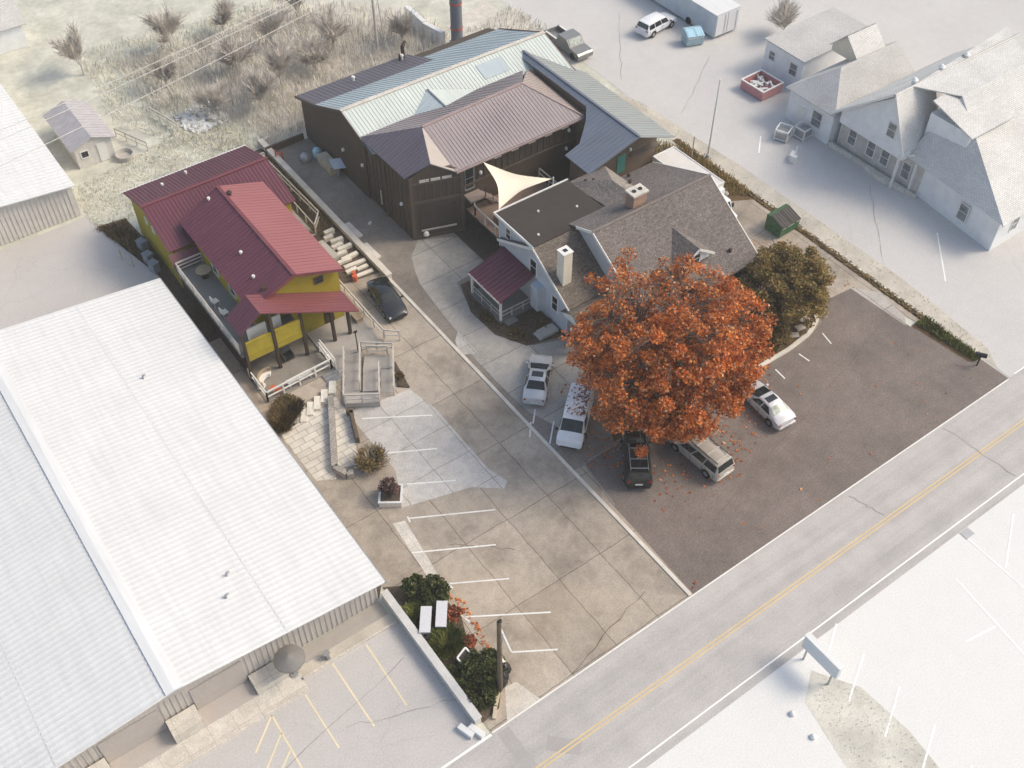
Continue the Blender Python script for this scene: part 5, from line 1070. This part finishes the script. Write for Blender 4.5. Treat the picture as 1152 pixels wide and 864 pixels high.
# ------------------------------------------------------------------ plants
def quads_mesh(name, P, U, W_, mat):
    """N small faces: centres P, half axes U and W_"""
    N = len(P); v = np.empty((N,4,3), np.float32)
    v[:,0] = P-U-W_; v[:,1] = P+U-W_; v[:,2] = P+U+W_; v[:,3] = P-U+W_
    me = bpy.data.meshes.new(name)
    me.vertices.add(4*N); me.vertices.foreach_set('co', v.ravel())
    me.loops.add(4*N); me.loops.foreach_set('vertex_index', np.arange(4*N, dtype=np.int32))
    me.polygons.add(N); me.polygons.foreach_set('loop_start', np.arange(0,4*N,4, dtype=np.int32)); me.polygons.foreach_set('loop_total', np.full(N,4,np.int32))
    me.materials.append(mat); me.update(calc_edges=True); me.validate(); return me
def addq(name, me, root=None):
    o = bpy.data.objects.new(name, me); COL.objects.link(o)
    if root: o.parent = root
    return o
def unit(r, n): a = r.normal(size=(n,3)); return a/np.linalg.norm(a,axis=1,keepdims=True)
def leaves(r, cen, rad, cnt, size, up=.4, aspect=.7):
    P = []; 
    for c, q, n in zip(cen, rad, cnt):
        d = unit(r,n)*(r.random((n,1))**.45)*q; d[:,2] *= .75; P.append(np.array(c)+d)
    P = np.concatenate(P); N = len(P)
    nrm = unit(r,N); nrm[:,2] += up; nrm /= np.linalg.norm(nrm,axis=1,keepdims=True)
    a = np.cross(nrm, unit(r,N)); a /= np.linalg.norm(a,axis=1,keepdims=True); b_ = np.cross(nrm,a)
    s_ = size*(.6+.8*r.random((N,1)))/2
    return P, a*s_, b_*s_*aspect
def blades(r, cx, cy, n, rad, h, w, spread=.5, z0=0):
    ang = r.random(n)*2*math.pi; rr_ = rad*np.sqrt(r.random(n))
    base = np.stack([cx+rr_*np.cos(ang), cy+rr_*np.sin(ang), np.full(n,z0)],1)
    L = h*(.5+.6*r.random(n)); tilt = spread*(.2+.9*r.random(n)); a2 = ang+r.normal(size=n)*.5
    d = np.stack([np.cos(a2)*np.sin(tilt), np.sin(a2)*np.sin(tilt), np.cos(tilt)],1)
    P = base+d*(L/2)[:,None]; U = d*(L/2)[:,None]
    s_ = np.stack([-np.sin(a2),np.cos(a2),np.zeros(n)],1)*(w/2)
    return P, U, s_
def tree(name, label, cat, base, cen, rx, rz, nclump, nleaf, crad, lsize, mat, bark, seed, trunk_r=.3, fork=2, limbs=7, thin=None, group=None, shell=.55, keep=None):
    r = np.random.default_rng(seed); t = thing(name, label, cat, base, 0, group)
    B = np.array(base); C = np.array(cen)-B
    b = MB(); tip = (C[0]*.3, C[1]*.3, fork); b.tube((0,0,-.1),tip,trunk_r*1.25,trunk_r*.85,10); part(t,'trunk',b,bark,world=False,smooth=50)
    pts = []
    for i in range(limbs):
        az = 2*math.pi*(i+r.random()*.5)/limbs; el = R(28+50*r.random()) if i else R(85)
        d = V((math.cos(az)*math.cos(el), math.sin(az)*math.cos(el), math.sin(el))); p = V(tip); rad = trunk_r*.55; lb = MB()
        Lm = .8*rx if el < 1 else .75*(C[2]+rz-fork)
        for j in range(5):
            q = p+d*(Lm/5); d = (d+V((r.normal()*.14,r.normal()*.14,.1+r.normal()*.1))).normalized(); lb.tube(p,q,rad,rad*.76,7); rad *= .76; p = q; pts.append((p,rad))
        part(t,'limb',lb,bark,world=False,smooth=50)
    cs, rs, ns = [], [], []; tb = MB()
    for i in range(nclump):
        for _ in range(30):
            d = unit(r,1)[0]; wob = .9+.13*math.sin(3.1*d[0]+seed)*math.cos(2.7*d[1])+.075*r.normal()
            q = C+d*np.array([rx,rx,rz])*(shell+(1-shell)*r.random()**.6)*wob
            if q[2] > .16*(C[2]+rz) and (keep is None or keep(q)): break
        cs.append(q); rs.append(crad*(.7+.6*r.random()))
        f = 1.0 if thin is None else thin(d)
        ns.append(int(nleaf*f*(.6+.8*r.random())))
        p, rd = min(pts, key=lambda a: (a[0]-V(q)).length); mid = p.lerp(V(q),.5)+V((0,0,.12*(V(q)-p).length))
        tb.tube(p,mid,min(rd*.6,.07),.035,5,cap=False); tb.tube(mid,V(q),.035,.015,5,cap=False)
        for _ in range(2): tb.tube(mid, V(q)+V(r.normal(size=3)*crad*.7), .022,.01,4,cap=False)
    part(t,'branches',tb,bark,world=False)
    addq('crown', quads_mesh('crown',*leaves(r,cs,rs,ns,lsize),mat), t)
    return t
hd = (math.sin(R(35.8)), math.cos(R(35.8)))
def thin_maple(d):
    s_ = d[0]*hd[0]+d[1]*hd[1]
    return (.1 if d[2] > .55 and s_ > .05 and d[0] < .5 else .34) if (s_ > .35 and d[2] > -.1) else (.1 if (d[2] > .7 and s_ > -.25 and d[0] < .4) else .5 if (s_ > 0 and d[2] > .3) or d[0] < -.75 else 1.0)
def keep_maple(q):
    left = -q[0]*.81+q[1]*.58
    low_right = q[2] < 2.2+max(0,-left-2.2)*.85
    return q[2] > 2.2+max(0,(left-1.4))*.95 and left < 6.7 and not low_right
tree('maple_tree','large orange red autumn tree shading the parked cars beside the blue house','tree',(8.3,13.1,0),(7.85,12.65,6.9),7.05,6.5,620,225,.62,.142,M['maple'],M['bark'],11,.38,2.3,8,thin_maple,keep=keep_maple)
tree('shrub_tree','low rounded brownish green tree beside the curved kerb of the dark lot','tree',(23.0,15.4,0),(23.1,15.3,2.8),3.6,2.6,230,170,.6,.14,M['olive'],M['bark_dark'],5,.14,.6,7)
def shrub(name, label, c, rx, h, mat, n, size, seed, group=None, cat='shrub', stems=True, asp=.7):
    r = np.random.default_rng(seed); t = thing(name, label, cat, (c[0],c[1],c[2] if len(c) > 2 else .0), 0, group)
    k_ = 26; cs = []; b = MB()
    for i in range(k_):
        d = unit(r,1)[0]; q = np.array([d[0]*rx*.8, d[1]*rx*.8, h*(.55+.38*d[2])]); cs.append(q)
        if stems and i < 12: b.tube((d[0]*.06,d[1]*.06,0),q,.025,.01,5,cap=False)
    if stems: part(t,'stems',b,M['bark_dark'],world=False)
    addq('foliage', quads_mesh('foliage',*leaves(r,cs,[rx*.36]*k_,[n//k_]*k_,size,.4,asp),mat), t); return t
shrub('evergreen_shrub','dark evergreen shrub at the back of the roadside bed, touching the parking stripe',(-13.3,9.5),1.05,1.3,M['green'],3200,.13,21)
shrub('evergreen_shrub','tall dark evergreen shrub at the warehouse corner of the roadside bed',(-14.1,10.4),.75,1.5,M['green'],2000,.15,22)
shrub('evergreen_shrub','broad dark evergreen shrub beside the utility pole',(-13.6,3.4),1.25,1.1,M['green'],4600,.12,23)
shrub('evergreen_shrub','dark evergreen shrub against the long pale wall, nearest the road',(-14.7,2.2),.95,.9,M['green'],2800,.12,24)
shrub('evergreen_shrub','dark evergreen shrub between the long pale wall and the small sign board',(-15.0,3.9),.85,.8,M['green'],2400,.12,27)
shrub('red_shrub','low red leaved shrub beside the white topped cabinets',(-12.95,7.5),.55,.7,M['red_leaf'],900,.12,25)
shrub('red_shrub','low red leaved edging shrub behind the small sign board',(-13.25,5.5),.45,.5,M['red_leaf'],800,.12,26)
for i,(x,y,rd,h,m,l) in enumerate(((-15.0,8.9,.55,.9,'grassgreen','yellow green grass clump beside the left white topped cabinet'),(-14.4,6.2,.85,1.0,'grassgreen','largest yellow green grass clump in front of the white topped cabinets'),(-13.7,28.4,1.0,.8,'drybrown','big dry brown grass clump under the patio railing'),(-14.4,27.7,.8,.9,'drybrown','dry brown grass clump against the warehouse roof edge'),(-12.9,28.6,.6,.6,'drybrown','dry brown grass clump beside the pale stone steps'))):
    r = np.random.default_rng(40+i); me = quads_mesh('ornamental_grass',*blades(r,0,0,1500,rd*.85,h*.9,.035,.9),M[m])
    o = addq('ornamental_grass',me); o.location = (x,y,.01); tag(o,l,'grass clump')
shrub('dry_shrub','dry brown shrub filling the corner below the patio floor',(-13.2,29.2),.8,.5,M['drybrown'],2200,.1,31)
t = shrub('plume_shrub','shrub with pale feathery plumes beside the light concrete pad',(-11.0,20.9),1.05,1.1,M['olive'],1500,.1,32)
r = np.random.default_rng(77); addq('plumes', quads_mesh('plumes',*blades(r,0,0,420,.7,1.25,.05,.8),M['pale_leaf']), t)
shrub('purple_shrub','dark purple shrub growing in the square white planter',(-11.45,17.7,.54),.65,1.35,M['purple_leaf'],1700,.13,33,asp=.4)
shrub('low_shrub','small dark green ground shrub at the curved kerb under the rounded tree',(18.9,12.9),1.0,.5,M['green'],2000,.1,34)
shrub('low_shrub','brown ground shrub at the curved kerb between the orange tree and the rounded tree',(20.8,13.2),1.1,.7,M['olive'],2000,.11,35)
for i,(x,y,l) in enumerate(((3.9,28.2,'low brown plants in the mulch beside the maroon porch roof'),(4.6,25.2,'low brown plants in the mulch in front of the porch floor'),(7.0,24.9,'low dark plants beside the pale door step'))):
    shrub('low_shrub',l,(x,y),.6,.35,M['drybrown'],500,.1,50+i)
for i,(a,y) in enumerate(((-5.1,26.6),)):
    shrub('low_shrub','small bare plants in the triangular bed by the ramp',(a,y,.1),.35,.5,M['drybrown'],260,.1,60)
for i in range(5):
    b = MB(); a = R(200+i*33); x, y = 24.7+0.55*math.cos(a)*2.0-.4, 13.9+.5*math.sin(a); 
    x, y = ((25.0,14.9),(24.6,14.0),(23.9,13.3),(23.0,12.9),(22.0,12.6))[i]; b.cbox((x,y,.014),(.75,.5,.12),R(40-18*i))
    solo('stepping_stone',('pale flat edging stone under the rounded tree, farthest from the orange tree','pale flat edging stone under the rounded tree, second from the house side','pale flat edging stone in the middle of the curve under the rounded tree','pale flat edging stone under the rounded tree, second from the orange tree','pale flat edging stone under the rounded tree, nearest the orange tree')[i],'stone',b,M['stone'],'edging stones under the rounded tree')
# bare trees and scrub beyond the buildings
def bare(label, x, y, h, rd, seed, n=1100):
    r = np.random.default_rng(seed); t = thing('bare_tree', label, 'tree', (x,y,0), 0, 'bare trees beyond the buildings')
    b = MB(); b.tube((0,0,-.1),(0,0,h*.35),.1,.07,6); part(t,'trunk',b,M['rail'],world=False)
    b = MB(); P, U, W_ = [], [], []
    for i in range(9):
        az = r.random()*6.28; el = R(35+45*r.random()); L = h*(.45+.25*r.random()); d = np.array([math.cos(az)*math.cos(el),math.sin(az)*math.cos(el),math.sin(el)]); p = np.array([0,0,h*(.15+.2*r.random())]); b.tube(p,p+d*L,.05,.015,5)
        k_ = n//9; s_ = (.25+.75*r.random((k_,1))); bp = p+d*L*s_; dv = unit(r,k_)*.8+d; dv[:,2] += .3; dv /= np.linalg.norm(dv,axis=1,keepdims=True); ln = rd*.5*(.3+.7*r.random((k_,1)))
        P.append(bp+dv*ln/2); U.append(dv*ln/2); q = np.cross(dv,unit(r,k_)); q /= np.linalg.norm(q,axis=1,keepdims=True); W_.append(q*.017)
    part(t,'limb',b,M['rail'],world=False); addq('crown', quads_mesh('crown',np.concatenate(P),np.concatenate(U),np.concatenate(W_),M['twig']), t); return t
spots = [(-1.5,66,'bare pale tree nearest the mustard building'),(2.6,64.2,'bare pale tree straight above the pallets by the dark wall'),(6,66.5,'bare pale tree behind the purple roof strip'),(10.2,67.2,'bare pale tree left of the pale utility pole'),(13.6,69.6,'bare pale tree in front of the pale utility pole, left side'),(19.8,66.2,'bare pale tree between the utility pole and the barrier wall'),(3.5,71,'bare pale tree in the second row behind the pallets'),(8.5,73,'bare pale tree in the second row above the purple roof strip'),(-3.2,73,'bare pale tree above the shed fence'),(0,79,'bare pale tree at the top of the photo, left of the cables'),(6,79.5,'bare pale tree at the top of the photo under the cables'),(13.5,77,'bare pale tree at the top of the photo beside the utility pole'),(-9,80,'bare pale tree alone in the field above the shed'),(53,44.5,'bare pale tree beyond the long white garage')]
for i,(x,y,l) in enumerate(spots): bare(l,x,y,3.0+2.2*((i*7)%5)/5,2.4+1.2*((i*3)%4)/4,100+i,1500)
def scatter(name, P, U, W_, mat): o = addq(name, quads_mesh(name,P,U,W_,mat)); o['kind'] = 'stuff'; return o
r = np.random.default_rng(9)
def inpoly(n, poly, r):
    xs = [p[0] for p in poly]; ys = [p[1] for p in poly]; out = []
    while len(out) < n:
        x, y = r.uniform(min(xs),max(xs)), r.uniform(min(ys),max(ys)); c = False
        for i in range(len(poly)):
            (x0,y0),(x1,y1) = poly[i], poly[i-1]
            if (y0 > y) != (y1 > y) and x < (x1-x0)*(y-y0)/(y1-y0)+x0: c = not c
        if c: out.append((x,y))
    return np.array(out)
def tufts(poly, n, h, w, r, spread=.8):
    q = inpoly(n, poly, r); P, U, W_ = blades(r,0,0,n,.0,h,w,spread); P[:,:2] += q; return P, U, W_
scatter('dry_grass',*tufts([(1,57.6),(34,57.6),(33.5,66),(25,64),(24.8,70),(14,82),(-8,84),(-10,70),(-4,60)],9000,.7,.05,r),M['straw'])
scatter('dry_grass',*tufts([(-17,56.5),(-14.2,56),(-2,57.5),(0,62),(-4,66),(-10.5,64),(-17.2,63)],5000,.22,.04,r),M['straw'])
scatter('dry_grass',*tufts([(33.0,2),(33.9,12),(33.8,30),(33.0,44),(31.6,46),(27,46.5),(31.9,37),(32,1.5)],900,.13,.04,r),M['straw'])
scatter('brush',*tufts([(1,58.5),(22,58.5),(23,66),(14,78),(-6,80),(-6,70),(-1,63)],7000,1.5,.035,r,.6),M['twig'])
scatter('verge_plants',*tufts([(29.6,28.5),(31.6,27),(31.7,35.5),(29.2,38.6),(26.4,38.0),(28.4,33.4)],2600,.6,.05,r),M['olive'])
scatter('verge_plants',*tufts([(30.6,8),(31.9,8),(31.9,2.7),(31.1,2.6)],1800,.35,.04,r),M['grassgreen'])
scatter('verge_plants',*tufts([(-4.2,45),(-.3,45),(-.3,57),(-1.4,57),(-1.2,46)],1100,.35,.04,r),M['olive'])
scatter('yard_weeds',*tufts([(-15.2,49),(-14.3,49),(-14.5,56),(-17,56.5)],1500,.4,.04,r),M['drybrown'])
scatter('yard_weeds',*tufts([(3.4,29.2),(3.5,26.4),(4.6,24.0),(7,23.4),(8.2,23),(8.1,26.5),(4.5,26.7),(4.1,30),(4.4,32.3)],900,.2,.04,r),M['drybrown'])
scatter('weeds',*tufts([(2.6,-8.4),(4.0,-10.5),(4.2,-14),(3.4,-19),(0,-16),(.8,-9.6)],350,.1,.04,r),leafy('haze_pale_straw',[(0,(.5,.47,.38)),(1,(.66,.62,.52))],.9))  # straw paled in colour as if hazed, like the turf below
def litter(poly, n, size, r, z):
    q = inpoly(n, poly, r); P = np.concatenate([q, np.full((n,1),z)],1); P[:,2] += r.random(n)*.02
    a = r.random(n)*6.28; s_ = size*(.5+r.random(n))/2; t_ = r.normal(size=(n,2))*.25
    U = np.stack([np.cos(a),np.sin(a),t_[:,0]],1)*s_[:,None]; W_ = np.stack([-np.sin(a),np.cos(a),t_[:,1]],1)*(s_*.7)[:,None]; return P, U, W_
L_ = [litter([(1,12),(4,6),(9,5),(15,8),(18,11),(10,18),(4,19)],650,.14,r,.035), litter([(6,11.9),(18,11.2),(19,12.4),(5,13)],600,.16,r,.04), litter([(-12.7,10),(-12.2,7.6),(-12.8,4),(-12.4,4),(-11.8,8)],90,.12,r,.03),litter([(0,10),(30,10),(30,0.3),(0,.3)],60,.12,r,.03), litter([(23,14),(30,14),(31,24),(24,24)],160,.12,r,.03)]
scatter('fallen_leaves',*[np.concatenate([q[i] for q in L_]) for i in range(3)],M['maple'])
# leaves lying on the roof of the white van
def on_van(n):
    c_, s_ = math.cos(R(220.5)), math.sin(R(220.5)); u = r.uniform(-2.2,.75,n); v = np.abs(r.normal(size=n))*.45-.7; v = np.clip(v*-1+.0,-.72,.72); v = -v*1.0
    v = np.clip(.72-np.abs(r.normal(size=n))*.6,-.7,.72)
    return np.stack([2.75+u*c_-v*s_, 15.45+u*s_+v*c_, np.full(n,1.965)],1)
P = on_van(150); P2 = np.stack([r.uniform(-.0,1,30)]*3,1); n = len(P); a = r.random(n)*6.28; s_ = .13*(.5+r.random(n))/2
scatter('kerb_litter',*litter([(31.4,8),(31.95,8),(31.95,37),(31.4,37)],1300,.13,r,.1),M['drybrown'])
scatter('leaves_on_van',P,np.stack([np.cos(a),np.sin(a),0*a],1)*s_[:,None],np.stack([-np.sin(a),np.cos(a),0*a],1)*(s_*.7)[:,None],leafy('pinkish_leaf',[(0,(.2,.1,.1)),(.6,(.36,.2,.18)),(1,(.46,.28,.22))],.7))
scatter('brush_scraps',*litter([(-4.8,68),(-1,68.5),(-.5,64.5),(-4.4,63.8)],160,.5,r,.12),M['roof_white'])
r2 = random.Random(4)
for i in range(7):
    x, y = 29.3+r2.random()*1.9, 28.5+i*1.05; b = MB(); b.lathe((x,y,0),[(.2,0),(.3,.12),(.22,.28),(.06,.36)],7); b.v = [(p[0]+r2.uniform(-.07,.07),p[1]+r2.uniform(-.07,.07),p[2]) for p in b.v]
    solo('rock','pale rock in the weedy verge between the white box truck and the kerb','rock',b,M['stone'],'pale rocks in the verge beside the white box truck',60)

# ------------------------------------------------------------------ light, sky, camera
w = bpy.data.worlds.new('World'); SC.world = w; w.use_nodes = True; nt = w.node_tree
az = math.atan2(.9,-.44); EL = R(44)
sky = nt.nodes.new('ShaderNodeTexSky'); sky.sky_type = 'NISHITA'; sky.sun_disc = False; sky.sun_elevation = EL; sky.sun_rotation = az; sky.air_density = 1.0; sky.dust_density = 3.0; sky.ozone_density = 1.0
bg = nt.nodes['Background']; nt.links.new(sky.outputs[0], bg.inputs[0]); bg.inputs[1].default_value = .15
sd = bpy.data.lights.new('sun','SUN'); sd.energy = 1.2; sd.angle = R(20); sd.color = (1,.93,.84)
so = bpy.data.objects.new('sun', sd); COL.objects.link(so)
dv = V((math.sin(az)*math.cos(EL), math.cos(az)*math.cos(EL), math.sin(EL))); so.rotation_euler = dv.to_track_quat('Z','Y').to_euler(); so.location = (60,-30,80)
cd = bpy.data.cameras.new('camera'); cd.sensor_width = 36; cd.lens = 1222/1152*36; cd.clip_end = 2000; cd.clip_start = .5
co = bpy.data.objects.new('camera', cd); COL.objects.link(co); co.location = (-30.237,-22.526,60); co.rotation_euler = (R(42),0,R(-35.8)); SC.camera = co
HAZE = 0.0005
if HAZE:
    hm = bpy.data.materials.new('air'); hm.use_nodes = True; ht = hm.node_tree; ht.nodes.clear()
    ho = ht.nodes.new('ShaderNodeOutputMaterial'); hv = ht.nodes.new('ShaderNodeVolumePrincipled'); hv.inputs['Color'].default_value = (.95,.95,.95,1); hv.inputs['Density'].default_value = HAZE
    ht.links.new(hv.outputs[0], ho.inputs['Volume'])
    b = MB(); b.box(-235,255,-215,275,-1.02,64); struct('haze', b, hm, 'stuff')
SC.view_settings.view_transform = 'Standard'; SC.view_settings.look = 'None'; SC.view_settings.exposure = .66; SC.view_settings.gamma = 1
SC.view_settings.use_curve_mapping = False
SC.view_settings.use_white_balance = True; SC.view_settings.white_balance_temperature = 7200; SC.view_settings.white_balance_tint = 6
